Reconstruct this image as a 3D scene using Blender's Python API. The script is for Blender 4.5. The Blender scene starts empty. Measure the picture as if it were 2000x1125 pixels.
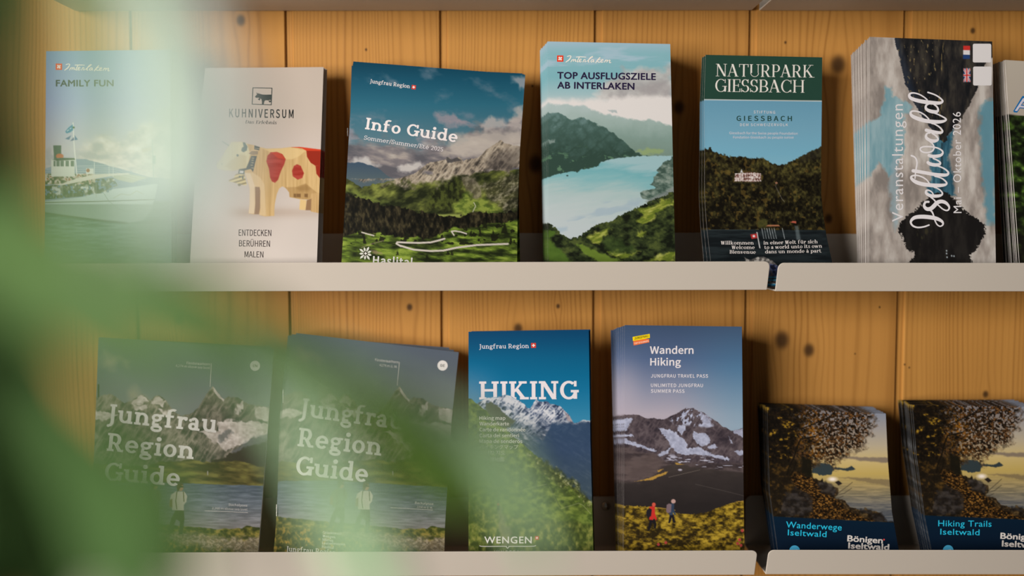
import bpy, math, os, random
import numpy as np
from mathutils import Vector, Matrix

# ---------------------------------------------------------------- camera, light, exposure
SC = bpy.context.scene
COL = SC.collection
FPX, CAMZ, PITCH = 1944.4, 1.35, math.radians(3.6)
cam_data = bpy.data.cameras.new('camera')
cam_data.sensor_width = 36.0
cam_data.lens = FPX / 2000.0 * 36.0
cam_data.clip_start = 0.01
cam_data.dof.use_dof = True
cam_data.dof.focus_distance = 0.838
cam_data.dof.aperture_fstop = 1.75
cam = bpy.data.objects.new('camera', cam_data)
COL.objects.link(cam)
cam.location = (0, 0, CAMZ)
cam.rotation_euler = (math.pi / 2 - PITCH, 0, 0)
SC.camera = cam

world = bpy.data.worlds.new('world')
SC.world = world
world.use_nodes = True
world.node_tree.nodes['Background'].inputs[0].default_value = (1.0, 0.93, 0.86, 1)
world.node_tree.nodes['Background'].inputs[1].default_value = 0.045

def area(name, loc, target, size, power, col):
    l = bpy.data.lights.new(name, 'AREA')
    l.shape = 'RECTANGLE'; l.size, l.size_y = size
    l.energy = power; l.color = col
    o = bpy.data.objects.new(name, l); COL.objects.link(o)
    o.location = loc
    o.rotation_euler = (Vector(target) - Vector(loc)).to_track_quat('-Z', 'Y').to_euler()
    return o
area('window_daylight', (-1.75, -1.05, 1.58), (0.0, 0.88, 1.33), (1.3, 1.3), 112, (1.0, 0.915, 0.83))

SC.view_settings.view_transform = 'Standard'
SC.view_settings.look = 'None'
SC.view_settings.gamma = 1
SC.view_settings.use_curve_mapping = False
SC.view_settings.exposure = 0.0

# ---------------------------------------------------------------- helpers
CP, SP = math.cos(PITCH), math.sin(PITCH)
def P(px, py, Y):
    """point of the place seen at photo pixel (px, py) at distance Y in front of the camera (planes parallel to the wall)"""
    px = np.asarray(px, float); py = np.asarray(py, float); Y = np.asarray(Y, float)
    xc = (px - 1000.0) / FPX; yc = -(py - 562.5) / FPX
    k = Y / (CP + yc * SP)
    return np.stack([xc * k, np.broadcast_to(Y, np.broadcast(px, Y).shape) + 0 * k, CAMZ + (-SP + yc * CP) * k], -1)
def ypix(Z, Y):
    """photo row of height Z at distance Y"""
    d = np.asarray(Z, float) - CAMZ
    yc = (d * CP + Y * SP) / (Y * CP - d * SP)
    return 562.5 - yc * FPX

def lin(c):
    c = np.asarray(c, float) / 255.0
    return np.where(c <= 0.04045, c / 12.92, ((c + 0.055) / 1.055) ** 2.4)
LIGHT = np.array([1.14, 1.03, 0.95])      # what white paper sends back in this light
def albedo(c, gain=1.0):
    return np.clip(lin(c) / (LIGHT * gain), 0.003, 0.9)

def material(name, rough=0.5, spec=0.3):
    m = bpy.data.materials.new(name); m.use_nodes = True
    b = m.node_tree.nodes['Principled BSDF']
    b.inputs['Roughness'].default_value = rough
    b.inputs['Specular IOR Level'].default_value = spec
    return m, m.node_tree, b
_ink = {}
def ink(c, gain=1.0, rough=0.5):
    a = tuple(round(float(v), 3) for v in albedo(c, gain))
    if a not in _ink:
        m, nt, b = material('printed_ink', rough, 0.06)
        b.inputs['Base Color'].default_value = (*a, 1)
        _ink[a] = m
    return _ink[a]
def print_material():
    m, nt, b = material('printed_paper', 0.5, 0.06)
    a = nt.nodes.new('ShaderNodeAttribute'); a.attribute_name = 'print'
    nt.links.new(a.outputs['Color'], b.inputs['Base Color'])
    return m
PRINT = print_material()
def paper_material():
    m, nt, b = material('paper_edge', 0.6, 0.2)
    tc = nt.nodes.new('ShaderNodeTexCoord'); mp = nt.nodes.new('ShaderNodeMapping')
    mp.inputs['Scale'].default_value = (60, 900, 30)
    n = nt.nodes.new('ShaderNodeTexNoise'); n.inputs['Scale'].default_value = 1.0; n.inputs['Detail'].default_value = 4
    r = nt.nodes.new('ShaderNodeValToRGB')
    r.color_ramp.elements[0].position = 0.35; r.color_ramp.elements[0].color = (0.36, 0.34, 0.33, 1)
    r.color_ramp.elements[1].position = 0.62; r.color_ramp.elements[1].color = (0.82, 0.79, 0.76, 1)
    nt.links.new(tc.outputs['Object'], mp.inputs[0]); nt.links.new(mp.outputs[0], n.inputs['Vector'])
    nt.links.new(n.outputs['Fac'], r.inputs[0]); nt.links.new(r.outputs[0], b.inputs['Base Color'])
    return m
PAPER = paper_material()
def dark_edge_material():
    m, nt, b = material('dark_paper_edge', 0.5, 0.3)
    tc = nt.nodes.new('ShaderNodeTexCoord'); mp = nt.nodes.new('ShaderNodeMapping')
    mp.inputs['Scale'].default_value = (300, 1500, 90)
    n = nt.nodes.new('ShaderNodeTexNoise'); n.inputs['Scale'].default_value = 1.0; n.inputs['Detail'].default_value = 5
    r = nt.nodes.new('ShaderNodeValToRGB')
    r.color_ramp.elements[0].position = 0.5; r.color_ramp.elements[0].color = (0.012, 0.016, 0.022, 1)
    r.color_ramp.elements[1].position = 0.72; r.color_ramp.elements[1].color = (0.34, 0.36, 0.38, 1)
    nt.links.new(tc.outputs['Object'], mp.inputs[0]); nt.links.new(mp.outputs[0], n.inputs['Vector'])
    nt.links.new(n.outputs['Fac'], r.inputs[0]); nt.links.new(r.outputs[0], b.inputs['Base Color'])
    return m
DARKEDGE = dark_edge_material()

def mesh_obj(name, verts, faces, mat, parent=None, colors=None, smooth=False):
    me = bpy.data.meshes.new(name)
    verts = np.asarray(verts, np.float32).reshape(-1, 3)
    if isinstance(faces, np.ndarray):
        k = faces.shape[1]
        me.vertices.add(len(verts)); me.vertices.foreach_set('co', verts.ravel())
        me.loops.add(faces.size); me.loops.foreach_set('vertex_index', faces.ravel().astype(np.int32))
        me.polygons.add(len(faces))
        me.polygons.foreach_set('loop_start', np.arange(0, faces.size, k, dtype=np.int32))
        me.update(calc_edges=True)
    else:
        me.from_pydata(verts.tolist(), [], [tuple(int(i) for i in f) for f in faces]); me.update()
    if colors is not None:
        at = me.color_attributes.new('print', 'FLOAT_COLOR', 'POINT')
        c = np.ones((len(verts), 4), np.float32); c[:, :3] = colors
        at.data.foreach_set('color', c.ravel())
    if smooth:
        me.polygons.foreach_set('use_smooth', np.ones(len(me.polygons), bool))
    if mat is not None: me.materials.append(mat)
    o = bpy.data.objects.new(name, me); COL.objects.link(o)
    if parent is not None: o.parent = parent
    return o
def empty(name, loc):
    o = bpy.data.objects.new(name, None); COL.objects.link(o)
    o.location = loc; o.empty_display_size = 0.02
    return o
def tag(o, label=None, cat=None, group=None, kind=None):
    if label: o['label'] = label
    if cat: o['category'] = cat
    if group: o['group'] = group
    if kind: o['kind'] = kind
    return o

def extrude_outline(pts, depth_vec):
    """closed outline (list of 3D points) thickened by a vector: verts, faces"""
    a = np.asarray(pts, float); n = len(a)
    v = np.concatenate([a, a + np.asarray(depth_vec, float)])
    f = [list(range(n))[::-1], list(range(n, 2 * n))]
    for i in range(n):
        j = (i + 1) % n
        f.append([i, j, n + j, n + i])
    return v, f
# ---------------------------------------------------------------- the setting: boarded wall and floor
WALL_Y = 0.902
PITCH_X = 298.0 * WALL_Y / FPX
def wood_material():
    m, nt, b = material('pine_boards', 0.55, 0.15)
    N, L = nt.nodes, nt.links
    def math_(op, a, b_=None, c=None):
        n = N.new('ShaderNodeMath'); n.operation = op
        for i, v in enumerate((a, b_, c)):
            if v is None: continue
            if isinstance(v, (int, float)): n.inputs[i].default_value = v
            else: L.new(v, n.inputs[i])
        return n.outputs[0]
    tc = N.new('ShaderNodeTexCoord'); sep = N.new('ShaderNodeSeparateXYZ')
    L.new(tc.outputs['Object'], sep.inputs[0])
    x, z = sep.outputs['X'], sep.outputs['Z']
    board = math_('FLOOR', math_('DIVIDE', math_('SUBTRACT', x, X0), PITCH_X))
    wn = N.new('ShaderNodeTexWhiteNoise'); wn.noise_dimensions = '1D'; L.new(board, wn.inputs['W'])
    rnd = wn.outputs['Value']
    # knots: bend the rings round them and darken their hearts
    u = x; dark = None
    knots = [(1637, 126, 15), (1326, 210, 11), (1046, 320, 15), (1527, 664, 15), (1580, 684, 11), (1090, 598, 4), (1012, 642, 9),
             (1618, 427, 8), (715, 97, 2.4), (1040, 168, 2), (1534, 83, 2.5), (1718, 600, 2), (1670, 691, 1.6), (1767, 712, 1.8), (1776, 718, 1.8),
             (250, 250, 12), (470, 40, 9), (350, 620, 10), (800, 600, 6), (1900, 60, 5), (1925, 770, 6)]
    for (kx, ky, r) in knots:
        w = P(kx, ky, WALL_Y); rr = r * WALL_Y / FPX
        dx = math_('SUBTRACT', x, float(w[0])); dz = math_('SUBTRACT', z, float(w[2]))
        a2 = math_('MULTIPLY', dx, dx); b2 = math_('MULTIPLY', dz, dz)
        if r > 3:
            e = math_('ADD', math_('DIVIDE', a2, (2.6 * rr) ** 2), math_('DIVIDE', b2, (5.5 * rr) ** 2))
            g = math_('EXPONENT', math_('MULTIPLY', e, -1.0))
            u = math_('SUBTRACT', u, math_('MULTIPLY', math_('MULTIPLY', dx, g), 0.72))
        e2 = math_('ADD', math_('DIVIDE', a2, rr * rr), math_('DIVIDE', b2, (1.25 * rr) ** 2))
        g2 = math_('EXPONENT', math_('MULTIPLY', math_('MULTIPLY', e2, e2), -1.0))
        dark = g2 if dark is None else math_('MAXIMUM', dark, g2)
    # slow wander of the rings along each board
    cmb = N.new('ShaderNodeCombineXYZ'); L.new(math_('MULTIPLY', x, 9.0), cmb.inputs[0]); L.new(math_('MULTIPLY', z, 2.6), cmb.inputs[1])
    L.new(math_('MULTIPLY', rnd, 37.0), cmb.inputs[2])
    n1 = N.new('ShaderNodeTexNoise'); n1.inputs['Scale'].default_value = 1.0; n1.inputs['Detail'].default_value = 1.5
    L.new(cmb.outputs[0], n1.inputs['Vector'])
    ring = math_('ADD', u, math_('MULTIPLY', math_('SUBTRACT', n1.outputs['Fac'], 0.5), 0.030))
    ring = math_('ADD', ring, math_('MULTIPLY', rnd, 3.0))
    # ring density differs across a board
    cd = N.new('ShaderNodeCombineXYZ'); L.new(math_('MULTIPLY', ring, 7.0), cd.inputs[0])
    n2 = N.new('ShaderNodeTexNoise'); n2.inputs['Scale'].default_value = 1.0; n2.inputs['Detail'].default_value = 0.0
    L.new(cd.outputs[0], n2.inputs['Vector'])
    ce = N.new('ShaderNodeCombineXYZ'); L.new(math_('MULTIPLY', ring, 26.0), ce.inputs[0]); ce.inputs[1].default_value = 4.7
    n5 = N.new('ShaderNodeTexNoise'); n5.inputs['Scale'].default_value = 1.0; n5.inputs['Detail'].default_value = 0.0
    L.new(ce.outputs[0], n5.inputs['Vector'])
    ph = math_('ADD', math_('MULTIPLY', ring, 1300.0), math_('ADD', math_('MULTIPLY', n2.outputs['Fac'], 190.0), math_('MULTIPLY', n5.outputs['Fac'], 42.0)))
    cg = N.new('ShaderNodeCombineXYZ'); L.new(math_('MULTIPLY', ring, 130.0), cg.inputs[0]); L.new(math_('MULTIPLY', z, 1.2), cg.inputs[1])
    n6 = N.new('ShaderNodeTexNoise'); n6.inputs['Scale'].default_value = 1.0; n6.inputs['Detail'].default_value = 1.0
    L.new(cg.outputs[0], n6.inputs['Vector'])
    s = math_('ADD', math_('MULTIPLY', math_('SINE', ph), 0.5), 0.5)
    line = math_('MULTIPLY', math_('POWER', s, 3.6), math_('SUBTRACT', math_('MULTIPLY', n6.outputs['Fac'], 2.6), 0.55))
    line = math_('MAXIMUM', line, 0.0)
    # fine fibres
    cf = N.new('ShaderNodeCombineXYZ'); L.new(math_('MULTIPLY', x, 1500.0), cf.inputs[0]); L.new(math_('MULTIPLY', z, 22.0), cf.inputs[1])
    n3 = N.new('ShaderNodeTexNoise'); n3.inputs['Scale'].default_value = 1.0; n3.inputs['Detail'].default_value = 3.0
    L.new(cf.outputs[0], n3.inputs['Vector'])
    cb = N.new('ShaderNodeCombineXYZ'); L.new(math_('MULTIPLY', ring, 40.0), cb.inputs[0]); L.new(math_('MULTIPLY', z, 1.6), cb.inputs[1])
    n4 = N.new('ShaderNodeTexNoise'); n4.inputs['Scale'].default_value = 1.0; n4.inputs['Detail'].default_value = 2.0
    L.new(cb.outputs[0], n4.inputs['Vector'])
    def mix(f, a, c):
        n = N.new('ShaderNodeMix'); n.data_type = 'RGBA'
        if isinstance(f, (int, float)): n.inputs[0].default_value = f
        else: L.new(f, n.inputs[0])
        for s_, v in ((n.inputs[6], a), (n.inputs[7], c)):
            if isinstance(v, tuple): s_.default_value = (*v, 1)
            else: L.new(v, s_)
        return n.outputs[2]
    base = mix(n4.outputs['Fac'], WOOD_A, WOOD_B)
    base = mix(math_('MULTIPLY', rnd, 0.35), base, WOOD_C)
    base = mix(math_('MULTIPLY', line, 0.46), base, WOOD_D)
    base = mix(math_('MULTIPLY', math_('SUBTRACT', n3.outputs['Fac'], 0.35), 0.35), base, WOOD_D)
    base = mix(math_('MULTIPLY', dark, 0.92), base, (0.050, 0.024, 0.010))
    L.new(base, b.inputs['Base Color'])
    bump = N.new('ShaderNodeBump'); bump.inputs['Strength'].default_value = 0.12; bump.inputs['Distance'].default_value = 0.0006
    L.new(line, bump.inputs['Height']); L.new(bump.outputs[0], b.inputs['Normal'])
    return m
WOOD_A, WOOD_B, WOOD_C, WOOD_D = (0.500, 0.255, 0.064), (0.395, 0.190, 0.044), (0.43, 0.210, 0.056), (0.22, 0.092, 0.018)
X0 = float(P(560.5, 340, WALL_Y)[0])
def build_wall():
    zs = (0.0, 2.6)
    prof = []
    for k in range(-16, 17):
        xb = X0 + k * PITCH_X
        prof += [(xb - 0.0008, 0.0), (xb, 0.0008), (xb + 0.0001, 0.0024), (xb + 0.0066, 0.0022), (xb + 0.0069, 0.0010), (xb + 0.0076, 0.0)]
    v, f = [], []
    for (x, d) in prof:
        v += [(x, WALL_Y + d, zs[0]), (x, WALL_Y + d, zs[1])]
    n = len(prof)
    for i in range(n - 1):
        f.append((2 * i, 2 * i + 2, 2 * i + 3, 2 * i + 1))
    a = len(v)
    x0, x1 = prof[0][0], prof[-1][0]
    v += [(x0, WALL_Y + 0.03, zs[0]), (x1, WALL_Y + 0.03, zs[0]), (x1, WALL_Y + 0.03, zs[1]), (x0, WALL_Y + 0.03, zs[1])]
    f += [(a, a + 3, a + 2, a + 1), (0, 1, a + 3, a), (2 * n - 2, a + 1, a + 2, 2 * n - 1)]
    o = mesh_obj('wall_back', v, f, wood_material())
    tag(o, kind='structure')
    m, nt, b = material('grey_floor', 0.6)
    tc = nt.nodes.new('ShaderNodeTexNoise'); tc.inputs['Scale'].default_value = 40
    r = nt.nodes.new('ShaderNodeValToRGB')
    r.color_ramp.elements[0].color = (0.16, 0.15, 0.14, 1); r.color_ramp.elements[1].color = (0.24, 0.22, 0.20, 1)
    nt.links.new(tc.outputs['Fac'], r.inputs[0]); nt.links.new(r.outputs[0], b.inputs['Base Color'])
    fl = mesh_obj('floor', [(x0, -2.6, 0), (x1, -2.6, 0), (x1, WALL_Y + .03, 0), (x0, WALL_Y + .03, 0),
                            (x0, -2.6, -.05), (x1, -2.6, -.05), (x1, WALL_Y + .03, -.05), (x0, WALL_Y + .03, -.05)],
                  [(0, 1, 2, 3), (7, 6, 5, 4), (0, 4, 5, 1), (1, 5, 6, 2), (2, 6, 7, 3), (3, 7, 4, 0)], m)
    tag(fl, kind='structure')
build_wall()

# ---------------------------------------------------------------- metal ledge shelves
LIP_Y, LIPTOP_Y, BACK_Y = 0.824, 0.8145, 0.8985
def shelf_material():
    m, nt, b = material('powder_coated_steel', 0.5, 0.2)
    tc = nt.nodes.new('ShaderNodeTexCoord')
    n = nt.nodes.new('ShaderNodeTexNoise'); n.inputs['Scale'].default_value = 700; n.inputs['Detail'].default_value = 2
    bp = nt.nodes.new('ShaderNodeBump'); bp.inputs['Strength'].default_value = 0.05; bp.inputs['Distance'].default_value = 0.0003
    nt.links.new(tc.outputs['Object'], n.inputs['Vector']); nt.links.new(n.outputs['Fac'], bp.inputs['Height'])
    nt.links.new(bp.outputs[0], b.inputs['Normal'])
    b.inputs['Base Color'].default_value = (0.525, 0.488, 0.437, 1)
    return m
STEEL = shelf_material()
def screw_material():
    m, nt, b = material('screw_steel', 0.22, 0.5)
    b.inputs['Metallic'].default_value = 1.0
    b.inputs['Base Color'].default_value = (0.55, 0.55, 0.52, 1)
    return m
SCREW = screw_material()
def rounded(x0, x1, z0, z1, r, top=True, n=6):
    pts = [(x0, z0), (x1, z0)]
    for c, a0 in (((x1 - r, z1 - r), 0), ((x0 + r, z1 - r), 90)):
        for i in range(n + 1):
            a = math.radians(a0 + 90 * i / n)
            pts.append((c[0] + r * math.cos(a), c[1] + r * math.sin(a)))
    return pts
def sheet_bevel(o, w=0.0005):
    b = o.modifiers.new('edge', 'BEVEL'); b.width = w; b.segments = 2; b.limit_method = 'ANGLE'; b.angle_limit = math.radians(50)
def build_shelf(x0, x1, zf, slope, label, screws=()):
    xc = (x0 + x1) / 2
    zz = lambda x, z: z + slope * (x - xc)
    root = empty('brochure_shelf', (xc, BACK_Y, zf))
    loc = np.array([xc, BACK_Y, zf])
    t = 0.0014
    v, f = extrude_outline([(x0, LIP_Y, zz(x0, zf)), (x1, LIP_Y, zz(x1, zf)), (x1, BACK_Y + t, zz(x1, zf)), (x0, BACK_Y + t, zz(x0, zf))], (0, 0, -t))
    o = mesh_obj('floor_tray', v - loc, f, STEEL, root); sheet_bevel(o)
    h = 0.0226
    pts = []
    for (x, z) in rounded(x0, x1, 0, h, 0.0046):
        k = z / h
        pts.append((x, LIP_Y + (LIPTOP_Y - LIP_Y) * k, zz(x, zf - t + z * (h + t) / h)))
    v, f = extrude_outline(pts, (0, t, 0))
    o = mesh_obj('front_lip', v - loc, f, STEEL, root); sheet_bevel(o)
    pts = [(x, BACK_Y, zz(x, zf - t + z)) for (x, z) in rounded(x0, x1, 0, 0.0470, 0.006)]
    v, f = extrude_outline(pts, (0, t, 0))
    o = mesh_obj('back_plate', v - loc, f, STEEL, root); sheet_bevel(o)
    for sx in screws:
        n, rings, r, hgt = 20, 6, 0.0044, 0.0030
        v, f = [(0, -hgt, 0)], []
        for i in range(1, rings + 1):
            a = math.pi / 2 * i / rings
            for j in range(n):
                b_ = 2 * math.pi * j / n
                v.append((r * math.sin(a) * math.cos(b_), -hgt * math.cos(a), r * math.sin(a) * math.sin(b_)))
        for j in range(n): f.append((0, 1 + j, 1 + (j + 1) % n))
        for i in range(rings - 1):
            for j in range(n):
                a, b_ = 1 + i * n + j, 1 + i * n + (j + 1) % n
                f.append((a, a + n, b_ + n, b_))
        v = np.array(v) + np.array([sx, BACK_Y, zf + 0.0375]) - loc
        o = mesh_obj('screw', v, f, SCREW, root, smooth=True); o['label'] = 'domed steel screw head'
    tag(root, label, 'shelf', 'metal brochure shelves on the boarded wall')
    return root
ZU = float(P(1000, 564.8, LIP_Y)[2]); ZL = float(P(1000, 1122.0, LIP_Y)[2])
ZUR = float(P(1700, 566.0, LIP_Y)[2]); ZLR = float(P(1700, 1119.0, LIP_Y)[2])
ZT = float(P(1000, 17.0, BACK_Y)[2]); ZTR = float(P(1700, 17.5, BACK_Y)[2])
XLL = (72 - 1000) * LIPTOP_Y / FPX
W = 0.600
build_shelf(XLL, (1505 - 1000) * LIPTOP_Y / FPX, ZU, 0.0027, 'long pale steel shelf holding the steamer, cow and turquoise lake leaflets')
build_shelf((1521 - 1000) * LIPTOP_Y / FPX, (1521 - 1000) * LIPTOP_Y / FPX + W, ZUR, -0.0005, 'pale steel shelf holding the leaflet with sideways script lettering')
build_shelf(XLL - 0.002, (1489 - 1000) * LIPTOP_Y / FPX, ZL, 0.0036, 'long pale steel shelf holding the two tilted guides and the hiking map', screws=((1186 - 1000) * BACK_Y / FPX, -0.33))
build_shelf((1511 - 1000) * LIPTOP_Y / FPX, (1511 - 1000) * LIPTOP_Y / FPX + W, ZLR, -0.0006, 'pale steel shelf holding the two stacks of autumn lakeshore leaflets')
build_shelf(XLL, (1462 - 1000) * BACK_Y / FPX, ZT, 0.0010, 'steel shelf seen from below along the top, above the cow and lake leaflets')
build_shelf((1476 - 1000) * BACK_Y / FPX, (1476 - 1000) * BACK_Y / FPX + W, ZTR, -0.0010, 'steel shelf seen from below at the top, above the sideways script leaflet')
# ---------------------------------------------------------------- lettering
def serif_glyph(ch, w, h, sl, st):
    """polygons of one letter of a serif face: w stem, h hairline, sl serif length, st serif thickness; cap height 1"""
    X, ASC, DESC = 0.70, 1.06, -0.30
    Q = []
    def rect(x0, y0, x1, y1): Q.append([(x0, y0), (x1, y0), (x1, y1), (x0, y1)])
    def V(x, y0, y1): rect(x - w / 2, y0, x + w / 2, y1)
    def H(x0, x1, y, t=None): t = h if t is None else t; rect(x0, y - t / 2, x1, y + t / 2)
    def SB(x, y, l=1, r=1): rect(x - w / 2 - sl * l, y, x + w / 2 + sl * r, y + st)
    def ST(x, y, l=1, r=1): rect(x - w / 2 - sl * l, y - st, x + w / 2 + sl * r, y)
    def arc(cx, cy, rx, ry, a0, a1, n=14, ww=None, hh=None):
        ww = w if ww is None else ww; hh = h if hh is None else hh
        for i in range(n):
            t0 = math.radians(a0 + (a1 - a0) * i / n); t1 = math.radians(a0 + (a1 - a0) * (i + 1) / n)
            Q.append([(cx + rx * math.cos(t0), cy + ry * math.sin(t0)), (cx + rx * math.cos(t1), cy + ry * math.sin(t1)),
                      (cx + (rx - ww) * math.cos(t1), cy + (ry - hh) * math.sin(t1)), (cx + (rx - ww) * math.cos(t0), cy + (ry - hh) * math.sin(t0))])
    def dg(x0, y0, x1, y1, t): Q.append([(x0 - t / 2, y0), (x0 + t / 2, y0), (x1 + t / 2, y1), (x1 - t / 2, y1)])
    def dot(cx, cy, r):
        Q.append([(cx + r * math.cos(2 * math.pi * i / 14), cy + r * math.sin(2 * math.pi * i / 14)) for i in range(14)])
    L = sl + w / 2
    adv = 0.5
    thin = max(h, 0.4 * w)
    base = {'é': 'e', 'ü': 'u', 'ö': 'o', 'à': 'a'}.get(ch, ch)
    if base in 'nhmru':
        Bw = 0.42 + 0.5 * max(0, w - 0.12)
        x2 = L + Bw; ry = 0.30
        if base == 'u':
            V(L, ry, X); ST(L, X, 1, 0); V(x2, 0, X); ST(x2, X, 1, 0); SB(x2, 0, 0, 1)
            arc((L + x2) / 2, ry, Bw / 2 + w / 2, ry, 180, 360); adv = x2 + w / 2 + sl
        elif base == 'r':
            V(L, 0, X); ST(L, X, 1, 0); SB(L, 0); arc(L + 0.24, X - 0.28, 0.24 + w / 2, 0.28, 62, 180, hh=max(h, 0.6 * w)); dot(L + 0.29, X - 0.12, 0.42 * w + 0.02); adv = L + 0.36
        else:
            V(L, 0, ASC if base == 'h' else X); ST(L, ASC if base == 'h' else X, 1, 0); SB(L, 0)
            V(x2, 0, X - ry); SB(x2, 0); arc((L + x2) / 2, X - ry, Bw / 2 + w / 2, ry, 0, 180); adv = x2 + w / 2 + sl
            if base == 'm':
                x3 = x2 + Bw; V(x3, 0, X - ry); SB(x3, 0); arc((x2 + x3) / 2, X - ry, Bw / 2 + w / 2, ry, 0, 180); adv = x3 + w / 2 + sl
    elif base in 'oecdbpq':
        rx = 0.31 + 0.3 * max(0, w - 0.1); cy = X / 2; ry = X / 2 + 0.012
        if base == 'o': arc(rx, cy, rx, ry, 0, 360, 28); adv = 2 * rx
        if base == 'e': arc(rx, cy, rx, ry, 0, 318, 26); H(0.6 * w, 2 * rx - 0.02, cy); adv = 2 * rx
        if base == 'c': arc(rx, cy, rx, ry, 48, 318, 24); dot(1.6 * rx, X * 0.76, 0.42 * w + 0.015); adv = 1.9 * rx
        if base in 'dq':
            arc(rx, cy, rx, ry, 0, 360, 28); xs = 2 * rx - w / 2
            if base == 'd': V(xs, 0, ASC); ST(xs, ASC, 1, 0); SB(xs, 0, 0, 1)
            else: V(xs, DESC, X); SB(xs, DESC)
            adv = xs + w / 2 + sl
        if base in 'bp':
            cx = L - w / 2 + rx; arc(cx, cy, rx, ry, 0, 360, 28)
            if base == 'b': V(L, 0, ASC); ST(L, ASC, 1, 0)
            else: V(L, DESC, X); ST(L, X, 1, 0); SB(L, DESC)
            adv = cx + rx
    elif base == 'g':
        arc(0.29, X - 0.21, 0.27, 0.22, 0, 360, 26, ww=0.85 * w); arc(0.31, -0.11, 0.31, 0.20, 0, 360, 26, ww=0.8 * w, hh=max(h, .8 * w))
        dg(0.12, 0.06, 0.16, 0.32, 0.8 * w); H(0.10, 0.42, 0.10, max(h, 0.8 * w)); H(0.44, 0.66, X - 0.06, st); adv = 0.66
    elif base == 'a':
        xs = 0.50 - w / 2 + 0.2 * w; V(xs, 0, X - 0.24); SB(xs, 0, 0, 1); arc(xs + w / 2 - 0.235, X - 0.24, 0.235, 0.25, 0, 150, 16); arc(0.26, 0.21, 0.26, 0.215, 0, 360, 24); dot(0.10, X - 0.16, 0.4 * w + .01); adv = xs + w / 2 + sl
    elif base == 's':
        q = X / 4; arc(0.25, 3 * q - 0.01, 0.22, q + 0.03, 25, 270, 18, ww=.95 * w); arc(0.25, q + 0.01, 0.24, q + 0.03, -155, 90, 18, ww=.95 * w); adv = 0.49
        dg(0.41, X - 0.22, 0.43, X, thin); dg(0.03, 0, 0.05, 0.2, thin)
    elif base == 'f':
        V(L, 0, ASC - 0.2); SB(L, 0); arc(L + 0.21, ASC - 0.24, 0.21 + w / 2, 0.25, 55, 180, hh=max(h, .6 * w)); H(0, L + w / 2 + 0.17, X - st / 2, st); adv = L + 0.36
    elif base == 't':
        V(L, 0.16, X + 0.2); H(0, L + w / 2 + 0.17, X - st / 2, st); arc(L + 0.20, 0.2, 0.20 + w / 2, 0.2, 180, 320, hh=max(h, .6 * w)); adv = L + 0.36
    elif base == 'i':
        V(L, 0, X); ST(L, X, 1, 0); SB(L, 0); dot(L, X + 0.22, 0.6 * w + 0.015); adv = L + w / 2 + sl
    elif base == 'l':
        V(L, 0, ASC); ST(L, ASC, 1, 0); SB(L, 0); adv = L + w / 2 + sl
    elif base == 'k':
        V(L, 0, ASC); ST(L, ASC, 1, 0); SB(L, 0); dg(L + 0.08, 0.28, L + 0.40, X, thin); dg(L + 0.44, 0, L + 0.16, 0.42, w); rect(L + 0.24, 0, L + 0.60, st); rect(L + 0.22, X - st, L + 0.54, X); adv = L + 0.58
    elif base in 'vw':
        t = 1.15 * w; dg(0.30, 0, 0.10, X, t); dg(0.30, 0, 0.52, X, thin); rect(0.0 - sl / 2, X - st, 0.24, X); rect(0.40, X - st, 0.62, X); adv = 0.62
        if base == 'w': dg(0.72, 0, 0.50, X, t); dg(0.72, 0, 0.94, X, thin); rect(0.82, X - st, 1.04, X); adv = 1.04
    elif base == 'z': H(0, 0.5, X - st / 2, st); H(0, 0.5, st / 2, st); dg(0.08, 0, 0.42, X, w); adv = 0.5
    elif base in 'IHJKNMUT':
        if base == 'I': V(L, 0, 1); SB(L, 0); ST(L, 1); adv = L + w / 2 + sl
        if base == 'J': V(L + 0.08, 0.02, 1); ST(L + 0.08, 1); arc(L - 0.14, 0.02, 0.22 + w / 2, 0.3, 270, 360, hh=max(h, .7 * w)); dot(L - 0.12, -0.22, 0.42 * w); adv = L + 0.08 + w / 2 + sl
        if base == 'H': x2 = L + 0.62; V(L, 0, 1); V(x2, 0, 1); SB(L, 0); ST(L, 1); SB(x2, 0); ST(x2, 1); H(L, x2, 0.51, max(h, .6 * st)); adv = x2 + w / 2 + sl
        if base == 'K': V(L, 0, 1); SB(L, 0); ST(L, 1); dg(L + 0.06, 0.40, L + 0.50, 1, thin); dg(L + 0.58, 0, L + 0.18, 0.58, 1.2 * w); rect(L + 0.36, 0, L + 0.80, st); rect(L + 0.30, 1 - st, L + 0.70, 1); adv = L + 0.78
        if base == 'N': x2 = L + 0.62; V(L, 0, 1) if w < .13 and h > .06 else dg(L, 0, L, 1, thin); dg(x2, 0, x2, 1, thin); dg(L + 0.02, 1, x2 - .02, 0, 1.25 * w); SB(L, 0); ST(L, 1, 1, 0); ST(x2, 1); adv = x2 + w / 2 + sl
        if base == 'M': x2 = L + 0.78; dg(L, 0, L, 1, thin); V(x2, 0, 1); dg((L + x2) / 2, 0.05, L + .02, 1, w * 1.1); dg((L + x2) / 2, 0.05, x2 - .02, 1, thin); SB(L, 0); ST(L, 1, 1, 0); SB(x2, 0); ST(x2, 1, 0, 1); adv = x2 + w / 2 + sl
        if base == 'U': x2 = L + 0.56; V(L, 0.3, 1); dg(x2, 0.3, x2, 1, thin); ST(L, 1); ST(x2, 1); arc((L + x2) / 2, 0.3, 0.28 + w / 2, 0.31, 180, 360, ww=thin if h < .06 else w); adv = x2 + w / 2 + sl
        if base == 'T': xc = 0.38; V(xc, 0, 1); SB(xc, 0); H(0, 0.76, 1 - max(h, st) / 2, max(h, st)); rect(0, 0.76, thin, 1); rect(0.76 - thin, 0.76, 0.76, 1); adv = 0.76
    elif base in 'EFL':
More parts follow.
